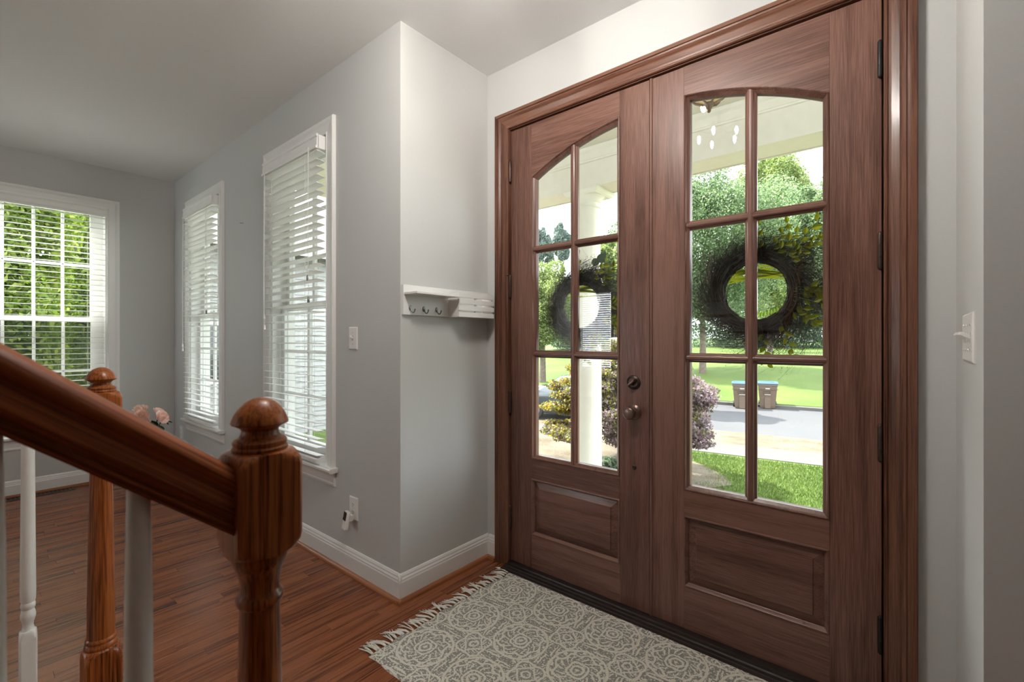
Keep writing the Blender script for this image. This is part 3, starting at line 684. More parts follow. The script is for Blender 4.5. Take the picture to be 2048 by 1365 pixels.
MB().box(-.012, .012, -.018, .008, -.008, .022).build('plug', 'plastic_white', cm, local=True)
nl = tag(MB().tube([(-3.675, WY + .004, 2.086), (-3.675, WY - .018, 2.083), (-3.668, WY - .026, 2.079), (-3.655, WY - .027, 2.0815)], .0016, 8).build('picture_nail', 'pewter'), 'small bent nail in the wall between the narrow windows', 'nail')

# hook rack
rk = thing('hook_rack', (RX, 1.65, 1.352), 'white wall rack with shelf, three hooks and slatted mail crate', 'coat rack')
MB().box(RX, RX + .014, 1.352, 1.935, 1.354, 1.497, .001).build('back_board', 'trim_white', rk)
MB().box(RX + .012, -1.700, 1.356, 1.628, 1.449, 1.460, .001).build('shelf', 'trim_white', rk)
for i, y in enumerate((1.392, 1.474, 1.556)):
    X0 = RX + .014
    h = MB(); h.lathe([(0, 0), (.0075, 0), (.0080, .002), (.006, .004), (0, .0045)], (0, 0, 0), 20, Matrix.Diagonal((1.7, 1, 1)).to_3x3()); h.xf(T((X0, y, 1.386)) @ Matrix.Rotation(PI / 2, 4, 'Y'))
    ho = h.build('hook', 'pewter', rk, True)
    MB().tube([(X0 + .004, y, 1.386), (X0 + .008, y, 1.372), (X0 + .016, y, 1.364), (X0 + .026, y, 1.364), (X0 + .033, y, 1.372), (X0 + .036, y, 1.382)], [.0026, .0030, .0028, .0028, .0028, .0032], 10).build('hook_arm', 'pewter', ho, True)
C0, C1, CX0, CX1 = 1.640, 1.900, RX + .014, -1.726
for y0, y1 in ((C0, C0 + .010), (C1 - .010, C1), ((C0 + C1) / 2 - .006, (C0 + C1) / 2 + .006)):
    MB().box(CX0 if y0 != (C0 + C1) / 2 - .006 else CX1 - .010, CX1, y0, y1, 1.352, 1.476).build('crate_side' if y0 != (C0 + C1) / 2 - .006 else 'crate_brace', 'trim_white', rk)
MB().box(CX0, CX1 - .0005, C0 + .010, C1 - .010, 1.3525, 1.360).build('crate_bottom', 'trim_white', rk)
for i in range(4):
    z = 1.352 + i * .0335; MB().box(CX1, CX1 + .008, C0 - .002, C1 + .002, z, z + .0245, .0008).build('crate_slat', 'trim_white', rk)

# ================================================================== FLOOR THINGS
vt = thing('floor_vent', (-5.255, .41, 0), 'dark slotted metal floor vent below the garden window', 'vent')
m = MB(); m.box(-5.302, -5.294, .19, .63, 0, .004).box(-5.216, -5.208, .19, .63, 0, .004).box(-5.302, -5.208, .19, .205, 0, .004).box(-5.302, -5.208, .615, .63, 0, .004); m.build('frame', 'bronze', vt)
MB().box(-5.294, -5.216, .205, .615, 0, .0006).build('slot_shade_sheet', 'bronze', vt)  # flat dark sheet stands for the shaded void under the bars
for i in range(17):
    y = .222 + i * .0235; MB().box(-5.294, -5.216, y, y + .006, .0005, .0038).build('bar', 'bronze_light', vt)

# rug
rg = thing('woven_rug', (0, 0, 0), 'grey and cream medallion rug with fringe in front of the doors', 'rug')
RX0, RX1, RY0, RY1 = -1.592, -.05, 1.030, 1.915
nx, ny = 150, 88
rr = random.Random(3)
wv1 = [rr.uniform(-1, 1) for _ in range(12)]
def wave(s, k): return .005 * math.sin(s * 21 + k) + .004 * math.sin(s * 47 + 2 * k) + .003 * math.sin(s * 9 + 3 * k)
V = []; Fq = []
for j in range(ny + 1):
    for i in range(nx + 1):
        u, v = i / nx, j / ny
        x = RX0 + (RX1 - RX0) * u; y = RY0 + (RY1 - RY0) * v
        x += (1 - u) * wave(y * 1.2, .3); y += v ** 3 * (wave(x, 1.1) + (.028 - .075 * u) ) + (1 - v) ** 3 * wave(x, 2.2) * .5
        z = .0065 + .0012 * math.sin(x * 5 + y * 3) + .0006 * math.sin(x * 260) * math.sin(y * 330)
        if u in (0, 1) or v in (0, 1): z = .001
        V.append((x, y, z))
for j in range(ny):
    for i in range(nx):
        a = j * (nx + 1) + i; Fq.append((a, a + 1, a + nx + 2, a + nx + 1))
o = fast_mesh('weave', V, Fq, 'rug_weave', rg); o.data.polygons.foreach_set('use_smooth', [True] * len(o.data.polygons))
for i in range(44):
    y = RY0 + .012 + (RY1 + .01 - RY0) * i / 44 + rr.uniform(-.005, .005); x = RX0 + wave(y * 1.2, .3) + .004
    m = MB(); ln = rr.uniform(.05, .095); sw = rr.uniform(-.045, .02)
    for k_ in range(5):
        q = rr.uniform(-.009, .009); lk = ln * rr.uniform(.8, 1.05)
        pts = [(x, y + q * .3, .005), (x - lk * .35, y + q * .7 + sw * .2, .006 + rr.uniform(0, .003)), (x - lk * .7, y + q * 1.2 + sw * .6, .004 + rr.uniform(0, .002)), (x - lk, y + q * 2 + sw + rr.uniform(-.006, .006), .003)]
        m.tube(pts, [.0024, .0022, .0018, .0010], 5)
    m.build('tassel', 'rug_fringe', rg, True)

# roses in a floor vase
vs_ = thing('rose_bouquet', (-4.86, 1.03, .30), 'bouquet of blush pink roses with dark leaves by the corner', 'flowers')
fv = tag(MB().lathe([(.055, 0), (.07, .004), (.085, .06), (.09, .13), (.08, .22), (.055, .29), (.045, .33), (.052, .36), (.046, .36), (.040, .33), (.05, .28), (.0, .27)], (-4.86, 1.03, 0), 32).build('floor_vase', 'vase_ceramic', None, True), 'pale ceramic floor vase under the pink roses', 'vase')
def rose(c, rad, tilt, seed):
    g = random.Random(seed); m = MB(); c = Vector(c)
    Mt = Matrix.Translation(c) @ Matrix.Rotation(tilt[0], 4, 'X') @ Matrix.Rotation(tilt[1], 4, 'Y')
    layers = [(4, .18, .60, .10), (5, .36, .66, .30), (6, .58, .62, .48), (6, .80, .50, .62), (7, 1.0, .34, .85)]
    for n_, rr_, hh_, op in layers:
        for i in range(n_):
            a0 = 2 * PI * i / n_ + g.uniform(-.2, .2); wd = 2 * PI / n_ * .72
            rows = []
            for j in range(5):
                v = j / 4; row = []
                for k_ in range(5):
                    s_ = (k_ / 4 - .5) * 2; a = a0 + s_ * wd * (1 - .25 * v * v)
                    q = rad * rr_ * (.35 + .65 * math.sin(min(1, v * 1.1) * PI / 2)) * (1 + .12 * op * v * v - .05 * s_ * s_)
                    z = rad * (-.45 + (hh_ + .45) * v - .22 * s_ * s_ * v - (.25 * op * max(0, v - .75) * 2))
                    row.append(tuple(Mt @ Vector((q * math.cos(a), q * math.sin(a), z))))
                rows.append(row)
            m.rings(rows, False, False)
    return m
RC = [((-4.72, 1.10, .590), .056, (-.9, .8)), ((-4.80, 1.10, .628), .046, (-.5, .2)), ((-4.84, .99, .600), .052, (-.2, 1.0)), ((-4.93, 1.00, .648), .050, (.2, .4)), ((-4.80, .99, .545), .050, (-.1, 1.2)), ((-4.90, .90, .600), .050, (.5, .9)), ((-4.96, .93, .56), .048, (.6, .5))]
for i, (c, rad, tl_) in enumerate(RC):
    ro = rose(c, rad, tl_, i).build('rose', 'petal_pink', vs_, True, angle=60)
    MB().tube([Vector(c) + Vector((0, 0, -rad * .4)), Vector((-4.86 + (c[0] + 4.86) * .5, 1.03 + (c[1] - 1.03) * .5, .44)), (-4.86 + (c[0] + 4.86) * .15, 1.03 + (c[1] - 1.03) * .15, .30)], .004, 7).build('stem', 'stem_green', ro, True)
g = random.Random(5)
for i in range(12):
    a = g.uniform(0, 2 * PI); c = Vector((-4.85 + .10 * math.cos(a), 1.03 + .09 * math.sin(a), g.uniform(.47, .56)))
    if i < 4: c = Vector(((-4.745, 1.055, .535), (-4.77, 1.04, .56), (-4.74, 1.08, .52), (-4.79, 1.05, .52))[i])
    rows = []
    for j in range(6):
        v = j / 5; hw_ = .030 * math.sin(PI * min(.97, v * .95 + .04)); rows.append([(v * .085, s_ * hw_, -.02 * v * v + abs(s_) * .006) for s_ in (-1, 0, 1)])
    m = MB(); m.rings(rows, False, False); m.xf(T(c) @ Matrix.Rotation(a if i >= 4 else (-.6, 2.2, .2, -1.4)[i], 4, 'Z') @ Matrix.Rotation(g.uniform(-.2, .7), 4, 'Y')); m.build('leaf', 'leaf_rose', vs_, True)

# ceiling lamps (behind the view, reflected in the panes)
def ceiling_lamp(label, x, y, zl, rad, n, bulb):
    r = thing('ceiling_lamp_offscreen', (x, y, CZ), label, 'lamp')
    MB().lathe([(0, 0), (.075, 0), (.07, -.018), (.02, -.028), (.012, -.035), (.012, -zl + .03), (.03, -zl + .02), (.018, -zl - .01), (0, -zl - .015)], (x, y, CZ), 24).build('canopy', 'bronze', r, True)
    for i in range(n):
        a = 2 * PI * i / n + .3; cx_, cy_ = x + rad * math.cos(a), y + rad * math.sin(a)
        ar = MB().tube([(x, y, CZ - zl + .04), ((x + cx_) / 2, (y + cy_) / 2, CZ - zl - .01), (cx_, cy_, CZ - zl + .01)], .006, 8).build('arm', 'bronze', r, True)
        MB().lathe([(.012, 0), (.014, -.02), (.013, -.03), (0, -.03)], (cx_, cy_, CZ - zl + .01), 14).build('socket', 'bronze', ar, True)
        MB().lathe([(0, -.03), (.006, -.032), (.010, -.045), (.0105, -.056), (.006, -.072), (0, -.082)], (cx_, cy_, CZ - zl + .01), 14).build('bulb_offscreen', bulb, ar, True)
ceiling_lamp('bronze foyer ceiling lamp with bare candle bulbs', -.90, .80, .15, .12, 5, 'bulb_foyer')

# ================================================================== PORCH
PZ = -.30
tag(MB().box(-6.2, 1.6, DY + .15, 4.70, PZ - .12, PZ).build('porch_floor', 'porch_floor'), 'grey porch floor outside the doors', None, None, 'structure')
tag(MB().box(-6.1, 1.5, DY + .25, 4.60, -1.5, PZ - .12).build('porch_foundation', 'brick_red'), 'brick foundation under the porch', None, None, 'structure')
pcz = 3.235
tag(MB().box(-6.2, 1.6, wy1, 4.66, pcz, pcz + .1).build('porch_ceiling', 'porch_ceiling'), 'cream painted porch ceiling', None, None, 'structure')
bm = thing('porch_beam', (-2.3, 4.28, 2.849), 'cream painted beam along the front of the porch', None, None, 0, 'structure')
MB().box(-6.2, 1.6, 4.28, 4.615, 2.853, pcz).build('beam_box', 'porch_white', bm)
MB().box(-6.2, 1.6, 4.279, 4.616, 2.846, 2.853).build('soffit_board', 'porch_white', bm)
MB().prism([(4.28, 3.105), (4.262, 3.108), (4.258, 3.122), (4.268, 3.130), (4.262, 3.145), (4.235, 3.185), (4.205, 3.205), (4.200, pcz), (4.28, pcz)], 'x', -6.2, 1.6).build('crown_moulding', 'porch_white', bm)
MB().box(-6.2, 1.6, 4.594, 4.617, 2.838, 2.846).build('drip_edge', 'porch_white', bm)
for xs_ in (-.95, -3.4): MB().box(xs_ - .002, xs_ + .002, 4.278, 4.62, 2.8485, 2.86).build('board_joint', 'porch_floor', bm)
tag(MB().prism([(4.66, 3.02), (5.05, 3.12), (5.05, 3.24), (1.0, 4.7), (1.0, 4.4), (4.66, 3.36)], 'x', -6.4, 1.8).build('porch_roof', 'roof_grey'), 'roof over the porch', None, None, 'structure')
def column(x, label):
    r = thing('porch_column', (x, 4.447, PZ), label, 'column', 'round porch columns'); c = (x, 4.447, 0)
    MB().box(x - .19, x + .19, 4.257, 4.637, PZ, PZ + .06).build('plinth', 'porch_white', r)
    MB().lathe([(.17, PZ + .06), (.185, PZ + .085), (.17, PZ + .11), (.14, PZ + .125), (.137, PZ + .14), (.132, .9), (.118, 2.60), (.117, 2.655), (.125, 2.660), (.130, 2.668), (.125, 2.676), (.117, 2.68), (.117, 2.715), (.125, 2.722), (.135, 2.745), (.16, 2.775), (.175, 2.785)], c, 40).build('shaft', 'porch_white', r, True)
    a = .20; MB().rings([[(x + sx * q, 4.447 + sy * q, z) for sx, sy in ((-1, -1), (1, -1), (1, 1), (-1, 1))] for q, z in ((.172, 2.785), (.178, 2.79), (.19, 2.80), (.205, 2.825), (.21, 2.828), (.21, 2.849))]).build('abacus', 'porch_white', r)
column(-2.613, 'round cream porch column seen through the left door')
column(1.2, 'round cream porch column past the right end of the doors')
column(-5.9, 'round cream porch column at the far left end of the porch')
# porch lamp
pl = thing('porch_lamp', (-1.055, 3.475, pcz), 'bronze ribbed porch lamp with amber glass under the porch ceiling', 'lamp')
pc = (-1.055, 3.475, 0)
MB().lathe([(0, pcz), (.085, pcz), (.08, pcz - .02), (.02, pcz - .03), (.014, pcz - .04), (.014, pcz - .20), (0, pcz - .20)], pc, 24).build('canopy', 'bronze_light', pl, True)
MB().lathe([(.15, 3.035), (.145, 3.020), (.12, 2.985), (.085, 2.955), (.035, 2.935), (.034, 2.939), (.084, 2.960), (.118, 2.990), (.14, 3.020), (.146, 3.035)], pc, 32).build('glass_bowl', 'amber_glass', pl, True)
for i in range(6):
    a = 2 * PI * i / 6 + .25; ca, sa = math.cos(a), math.sin(a)
    MB().tube([(pc[0] + q * ca, pc[1] + q * sa, z) for q, z in ((.155, 3.040), (.150, 3.015), (.124, 2.978), (.088, 2.948), (.035, 2.928))], .007, 8).build('rib', 'bronze_light', pl, True)
MB().lathe([(.155, 3.032), (.162, 3.038), (.155, 3.046), (.148, 3.038)], pc, 32).build('rim', 'bronze_light', pl, True)
MB().lathe([(.034, 2.938), (.036, 2.928), (.026, 2.918), (.020, 2.900), (.013, 2.892), (.014, 2.882), (.008, 2.872), (0, 2.868)], pc, 20).build('finial', 'bronze_light', pl, True)
MB().lathe([(0, 2.980), (.009, 2.978), (.018, 2.960), (.02, 2.940), (.013, 2.915), (0, 2.905)], (pc[0] - .045, pc[1] + .02, -.012), 14).build('bulb', 'bulb_glow', pl, True)

# ================================================================== WREATHS
def wreath(label, cx_, cz_, r_in, r_out, yc, seed):
    g = np.random.default_rng(seed); gr = random.Random(seed)
    r = thing('twig_wreath', (cx_, yc, cz_), label, 'wreath', 'dark twig wreaths on the doors')
    rm = r_in + .022
    m = MB(); n = 72; rs = []
    for i in range(n + 1):
        a = 2 * PI * i / n; k_ = 1 + .16 * math.sin(7 * a + seed) + .12 * math.sin(17 * a)
        rs.append([((rm + .004 * math.sin(9 * a)) * math.cos(a) + .015 * k_ * math.cos(b_) * math.cos(a), .013 * k_ * math.sin(b_), (rm + .004 * math.sin(9 * a)) * math.sin(a) + .015 * k_ * math.cos(b_) * math.sin(a)) for b_ in [2 * PI * q / 10 for q in range(10)]])
    m.rings(rs, True, False); m.build('vine_ring', 'vine', r, True, local=True)
    def twigs(N, reach, sw, r0, wdt, nm, lab, bend):
        a = g.uniform(0, 2 * PI, N); rad0 = rm + g.uniform(r0[0], r0[1], N)
        reach = reach(N, a); sw = g.normal(sw[0], sw[1], N)                        # twigs sweep round the ring
        th = np.linspace(0, 1, 5)[None, :]; aa = a[:, None] + sw[:, None] * th * (1 + bend * th); rr_ = rad0[:, None] + reach[:, None] * th ** 1.15
        y = g.uniform(-.014, .022, N)[:, None] + (g.uniform(-.03, .05, N)[:, None]) * th
        P = np.stack([rr_ * np.cos(aa), y, rr_ * np.sin(aa)], 2) + g.normal(0, .0022, (N, 5, 3)) * th[:, :, None]
        D = P[:, 4] - P[:, 0]; D /= np.linalg.norm(D, axis=1, keepdims=True) + 1e-6
        side = np.cross(D, g.normal(0, 1, (N, 3))); side /= np.linalg.norm(side, axis=1, keepdims=True) + 1e-6
        wd = g.uniform(wdt[0], wdt[1], (N, 1, 1)) * (1 - .75 * th[:, :, None]); V = np.stack([P - side[:, None] * wd, P + side[:, None] * wd], 2).reshape(-1, 3)
        b0 = np.arange(N)[:, None] * 10; F = np.concatenate([b0 + np.array([[2 * k, 2 * k + 1, 2 * k + 3, 2 * k + 2]]) for k in range(4)], 0)
        tag(fast_mesh(nm, V, F, 'twig', r), lab, None, None, 'stuff'); return P
    twigs(2600, lambda N, a: g.uniform(-.004, .020, N), (-.55, .25), (-.024, .026), (.0010, .0020), 'wound_twigs', 'dark twigs wound along the ring', .2)
    P = twigs(2500, lambda N, a: (r_out - r_in) * g.uniform(.22, 1.08, N) * (1 + .34 * np.cos(a - .1) + .16 * np.sin(5 * a + seed)), (-.30, .42), (-.012, .03), (.0007, .0014), 'twigs', 'fine dark twigs', .5)
    P0, P2, N = P[:, 1], P[:, 4], len(P)
    # seed heads: small chips along the twigs
    N2 = 8000; idx = g.integers(0, N, N2); tt = g.uniform(.2, 1.02, (N2, 1)); C = P0[idx] * (1 - tt) + P2[idx] * tt + g.normal(0, .003, (N2, 3))
    A_ = g.normal(0, 1, (N2, 3)); A_ /= np.linalg.norm(A_, axis=1, keepdims=True); B_ = np.cross(A_, g.normal(0, 1, (N2, 3))); B_ /= np.linalg.norm(B_, axis=1, keepdims=True)
    s1 = g.uniform(.002, .0045, (N2, 1)); s2 = g.uniform(.0008, .0016, (N2, 1))
    V = np.stack([C - A_ * s1, C + B_ * s2, C + A_ * s1, C - B_ * s2], 1).reshape(-1, 3)
    tag(fast_mesh('seed_husks', V, np.arange(N2 * 4).reshape(-1, 4), 'twig', r), 'tiny dark husks on the twigs', None, None, 'stuff')
    # leaf sprays
    def leaf(c, rz, ln, wdt, mat, nm='leaf', yaw=0):
        rows = []
        for j in range(6):
            v = j / 5; h_ = wdt * math.sin(PI * min(.96, .05 + v * .93)); rows.append([(v * ln, -abs(s_) * .004, s_ * h_) for s_ in (-1, 0, 1)])
        q = MB(); q.rings(rows, False, False); q.xf(T(c) @ Matrix.Rotation(-rz, 4, 'Y') @ Matrix.Rotation(yaw, 4, 'X')); return q.build(nm, mat, r, True, local=True)
    for k_ in range(16):
        ang = gr.choice((gr.uniform(-.75, .85), gr.uniform(-.6, .7), gr.uniform(.9, 1.5), gr.uniform(-1.5, -.8)))
        base_ = Vector((rm * math.cos(ang), -.012, rm * math.sin(ang))); dr = ang + gr.uniform(-.5, .35); ln = gr.uniform(.11, .18) * r_out / .25
        tip = base_ + Vector((math.cos(dr) * ln, gr.uniform(-.05, -.01), math.sin(dr) * ln))
        MB().tube([base_, (base_ + tip) / 2 + Vector((0, .005, 0)), tip], [.0018, .0015, .0008], 5).build('spray_stem', 'stem_green', r, True, local=True)
        for j in range(6):
            v = .25 + .15 * j; c = base_.lerp(tip, v); leaf(c, dr + (.7 if j % 2 else -.7), gr.uniform(.024, .036), gr.uniform(.007, .011), 'leaf_wreath', 'leaf', gr.uniform(-.5, .5))
    for k_ in range(9):                                           # long blades arching inside the ring
        a0 = gr.uniform(.3, 1.0); p0 = Vector((-rm * .95 * math.cos(a0 - .3), .028, rm * math.sin(a0) * .8)); p1 = Vector((rm * .92, .03, rm * gr.uniform(.25, .75)))
        md = (p0 + p1) / 2 + Vector((0, .01, rm * gr.uniform(.15, .32)))
        m = MB(); rows = []
        for j in range(9):
            v = j / 8; p = p0 * (1 - v) ** 2 + md * 2 * v * (1 - v) + p1 * v * v; h_ = .0045 * math.sin(PI * (.1 + .85 * v)); rows.append([tuple(p + Vector((0, 0, s_ * h_))) for s_ in (-1, 1)])
        m.rings(rows, False, False); m.build('grass_blade', 'leaf_wreath', r, True, local=True)
    return r, leaf
wr, lf = wreath('dark twig wreath hanging outside the left door, before the column', -1.262, 1.405, .112, .232, 2.062, 2)
for (dx, dz, s_) in ((.075, .225, .020), (.110, .240, .024), (.122, .262, .015), (.150, .17, .017), (.165, .155, .017), (.155, .20, .014)):
    q = MB().lathe([(0, .001), (s_ * .7, .001), (s_, 0), (s_ * .7, -.001), (0, -.001)], (0, 0, 0), 14, rotY); q.xf(T((dx, .02, dz)) @ Matrix.Rotation(.4, 4, 'Z')); q.build('round_leaf', 'leaf_sage', wr, True, local=True)
wr2, lf2 = wreath('dark twig wreath hanging outside the right door, before the trees', -.449, 1.430, .116, .262, 2.062, 9)
for i in range(9): lf2((-.02 + i * .012, .03, -.105 + (i * .012) ** 2 * 2.2), 1.2 + .05 * i, .022, .005, 'leaf_hedge', 'fern_leaf')

# ================================================================== OUTDOORS
GZ = -1.5
ux = Vector((.9905, .137, 0)); uy = Vector((-.137, .9905, 0))     # along / across the road
def rd(a, b, z): return tuple(Vector((-2.2, 0, z)) + ux * a + uy * b)
def strip(name, b0, b1, z0, z1, mat, label, a0=-60, a1=60, zt2=None):
    m = MB(); z2 = z1 if zt2 is None else zt2
    v = [rd(a0, b0, z0), rd(a1, b0, z0), rd(a1, b1, z0), rd(a0, b1, z0), rd(a0, b0, z1), rd(a1, b0, z1), rd(a1, b1, z2), rd(a0, b1, z2)]
    m.add(v, [(3, 2, 1, 0), (4, 5, 6, 7), (0, 1, 5, 4), (1, 2, 6, 5), (2, 3, 7, 6), (3, 0, 4, 7)])
    return tag(m.build(name, mat), label, None, None, 'structure')
strip('front_lawn', -30, 11.75, GZ - .4, GZ, 'grass_ground', 'front lawn below the porch')
strip('sidewalk', 11.75, 13.0, GZ - .4, GZ + .015, 'concrete', 'concrete sidewalk before the road')
strip('verge', 13.0, 14.85, GZ - .4, GZ + .005, 'mulch', 'straw covered strip between sidewalk and road')
strip('road', 14.85, 21.2, GZ - .4, GZ - .04, 'asphalt', 'grey asphalt road in front of the house')
strip('kerb', 21.2, 21.55, GZ - .4, GZ + .08, 'concrete', 'low concrete kerb along the far side of the road')
strip('far_lawn', 21.55, 40, GZ - .4, GZ + .10, 'grass_ground', 'sloping lawn across the road', zt2=GZ + 1.75)
strip('far_ground', 40, 120, GZ - .4, GZ + 1.75, 'grass_ground', 'ground under the far trees', zt2=GZ + 3)
# straw bed left of the path
def blob(name, cx_, cy_, rx_, ry_, mat, label, z, seed):
    g = random.Random(seed); ph = [g.uniform(0, 6.28) for _ in range(4)]; n = 40; ring = []
    for i in range(n):
        a = 2 * PI * i / n; k_ = 1 + .08 * math.sin(3 * a + ph[0]) + .06 * math.sin(5 * a + ph[1]) + .04 * math.sin(9 * a + ph[2]); ring.append((cx_ + rx_ * k_ * math.cos(a), cy_ + ry_ * k_ * math.sin(a)))
    m = MB(); m.rings([[(x, y, GZ - .05) for x, y in ring], [(x, y, GZ + z) for x, y in ring], [(cx_ + (x - cx_) * .8, cy_ + (y - cy_) * .8, GZ + z + .05) for x, y in ring]]); return tag(m.build(name, mat), label, None, None, 'structure')
blob('straw_bed', -7.2, 9.3, 4.2, 2.35, 'mulch', 'pale straw bed around the small maple', .02, 4)
# leaves
def leaf_cloud(clusters, n, size, seed, squash=1.0, shell=.45):
    g = np.random.default_rng(seed); cl = np.array(clusters, dtype=float); wgt = cl[:, 3] * cl[:, 4] * cl[:, 5]; wgt = wgt ** .75; wgt /= wgt.sum()
    ci = g.choice(len(cl), n, p=wgt); d = g.normal(0, 1, (n, 3)); d /= np.linalg.norm(d, axis=1, keepdims=True)
    rad = g.uniform(shell, 1.0, (n, 1)) ** .7; C = cl[ci, :3] + d * rad * cl[ci, 3:6]
    nrm = d * .5 + g.normal(0, .7, (n, 3)) + np.array([0, 0, .35]); nrm /= np.linalg.norm(nrm, axis=1, keepdims=True)
    A_ = np.cross(nrm, g.normal(0, 1, (n, 3))); A_ /= np.linalg.norm(A_, axis=1, keepdims=True); B_ = np.cross(nrm, A_)
    s = size * g.uniform(.6, 1.25, (n, 1)); V = np.stack([C - A_ * s, C + B_ * s * .55 - A_ * s * .1 - nrm * s * .12, C + A_ * s, C - B_ * s * .55 - A_ * s * .1 - nrm * s * .12], 1)
    return V.reshape(-1, 3), np.arange(n * 4).reshape(-1, 4)
def at(u, v, zc):
    tx = (u - 1024) / 929; s_, c_ = math.sin(th_), math.cos(th_)
    return Vector(((-s_ + c_ * tx) * zc, (c_ + s_ * tx) * zc, 1.235 + (680 - v) / 929 * zc))
def tree(name, label, base_, ctr, rx_, rz_, n, size, mat, seed, ncl=34, group='trees across the road', trunk=.22, cat='tree'):
    g = random.Random(seed); r = thing(name, base_, label, cat, group); base_ = Vector(base_); ctr = Vector(ctr); cl = []
    for i in range(ncl):
        d = Vector((g.gauss(0, 1), g.gauss(0, 1), g.gauss(0, 1))).normalized() * g.uniform(.35, .85) ** .8
        p = ctr - base_ + Vector((d.x * rx_, d.y * rx_ * .8, d.z * rz_)); q = g.uniform(.20, .34)
        cl.append((p.x, p.y, p.z, rx_ * q, rx_ * q, rz_ * q * .9))
    V, F = leaf_cloud(cl, n, size, seed); tag(fast_mesh('foliage', V, F, mat, r), 'dense leaves', None, None, 'stuff')
    h_ = (ctr - base_)
    MB().tube([(0, 0, -.1), tuple(h_ * .25 + Vector((.1, 0, 0)) * trunk), tuple(h_ * .6), tuple(h_ * .95)], [trunk, trunk * .8, trunk * .6, trunk * .2], 10).build('trunk', 'bark', r, True, local=True)
    for c in cl[::3]:
        MB().tube([tuple(h_ * .45), tuple(h_ * .5 + (Vector(c[:3]) - h_ * .5) * .5 + Vector((0, 0, .05 * rz_))), c[:3]], [trunk * .35, trunk * .22, trunk * .06], 6).build('branch', 'bark', r, True, local=True)
    return r
def px_tree(name, label, u, v, ru, rv, zc, n, size, mat, seed, **kw):
    c = at(u, v, zc); gz = GZ + .1 + max(0, min(1.65, (zc * .95 - 24) * .09)); tree(name, label, (c.x, c.y, gz), c, ru / 929 * zc, rv / 929 * zc, int(n * 2.3), size * .56, mat, seed, **kw)
px_tree('broad_tree', 'broad mid green tree across the road behind the bins', 1405, 500, 190, 200, 27.5, 56000, .125, 'leaf_mid', 21, ncl=60)
px_tree('broad_tree', 'tall yellow green tree across the road beside the sky gap', 1540, 450, 92, 190, 36, 40000, .16, 'leaf_yellow', 22, ncl=50)
px_tree('broad_tree', 'darker green tree right of the sky gap across the road', 1676, 480, 78, 190, 20, 34000, .115, 'leaf_mid', 23, ncl=44)
px_tree('broad_tree', 'low dark green tree growing under the taller ones across the road', 1530, 620, 210, 95, 50, 34000, .22, 'leaf_dark', 24, ncl=50)
px_tree('broad_tree', 'bright yellow green tree seen left of the column', 1085, 605, 95, 105, 27, 28000, .12, 'leaf_yellow', 25, ncl=44)
px_tree('broad_tree', 'round leafy tree seen right of the column', 1255, 560, 72, 120, 19, 28000, .13, 'leaf_yellow', 26, ncl=44)
px_tree('pine_tree', 'distant blue green pine left of the column', 1083, 500, 26, 48, 58, 12000, .2, 'leaf_pine', 27, ncl=30)
px_tree('pine_tree', 'distant blue green pine beside the column', 1124, 492, 22, 50, 60, 12000, .2, 'leaf_pine', 28, ncl=30)
px_tree('broad_tree', 'dark green tree filling the gap behind the left wreath', 1170, 640, 120, 75, 44, 24000, .19, 'leaf_dark', 29, ncl=40)
px_tree('broad_tree', 'mid green tree far behind the doors between the two wreaths', 1320, 560, 90, 130, 64, 20000, .26, 'leaf_mid', 30, ncl=36)
# japanese maple
mp = thing('small_maple', (-4.35, 8.85, GZ), 'small red and green japanese maple in the straw bed', 'tree')
g = random.Random(8); cl = []
for i in range(150):
    a = g.uniform(0, 2 * PI); q = math.sqrt(g.random()); px_, py_ = 1.62 * q * math.cos(a), 1.30 * q * math.sin(a)
    zt_ = 2.95 - 1.05 * q * q - g.uniform(0, 1.5); cl.append((px_, py_, max(.95, zt_) - .1 * q, g.uniform(.18, .36), g.uniform(.18, .34), g.uniform(.08, .15)))
V, F = leaf_cloud(cl, 74000, .036, 8, shell=.05); tag(fast_mesh('foliage', V, F, 'leaf_maple', mp), 'red, orange and purple green leaves', None, None, 'stuff')
MB().tube([(0, 0, -.05), (.03, .02, .35), (-.04, 0, .7), (0, .05, 1.2)], [.07, .06, .05, .03], 10).build('trunk', 'bark', mp, True, local=True)
for c in cl[::3]: MB().tube([(0, 0, .5), (c[0] * .5, c[1] * .5, .6 + c[2] * .45), c[:3]], [.03, .02, .006], 6).build('branch', 'bark', mp, True, local=True)
# green hedge outside the wide window
for i, (x, y, h_, s_) in enumerate(((-8.75, .45, 3.5, 41), (-8.6, -1.35, 3.3, 42), (-10.6, 1.55, 3.7, 43), (-8.6, -3.6, 3.3, 44))):
    od = ('straight outside the wide window', 'beside the wide window, towards the stair', 'a row further out behind the wide window', 'outside the second far window')[i]
    tree('garden_shrub', 'tall leafy green garden shrub %s' % od, (x, y, GZ), (x, y, GZ + h_ * .95), .85 if i != 2 else 1.1, h_ * .98, 52000 if i != 3 else 9000, .038, 'leaf_hedge', s_, 90, 'tall shrubs outside the wide window', .05, 'shrub')
for i, (x, y) in enumerate(((-7.15, -.1), (-7.25, 1.35))):
    tree('garden_shrub', 'low rounded garden shrub under the wide window, %s' % ('stair side', 'corner side')[i], (x, y, GZ), (x, y, GZ + 1.05), .62, 1.1, 22000, .036, 'leaf_hedge', 47 + i, 40, 'low shrubs outside the wide window', .04, 'shrub')
nh = thing('white_house', (-13.5, 6.5, GZ), 'white clapboard house beyond the end of the porch', 'house', None, R(90)); Bq = dict(local=True)
MB().prism([(-.02, 0), (-.02, 5.2), (6, 5.2), (6, 0)], 'x', -5, 5).build('wall', 'siding_white', nh, **Bq)
pz_ = []
for i in range(34): pz_ += [(-.045, i * .15), (-.022, i * .15 + .149)]
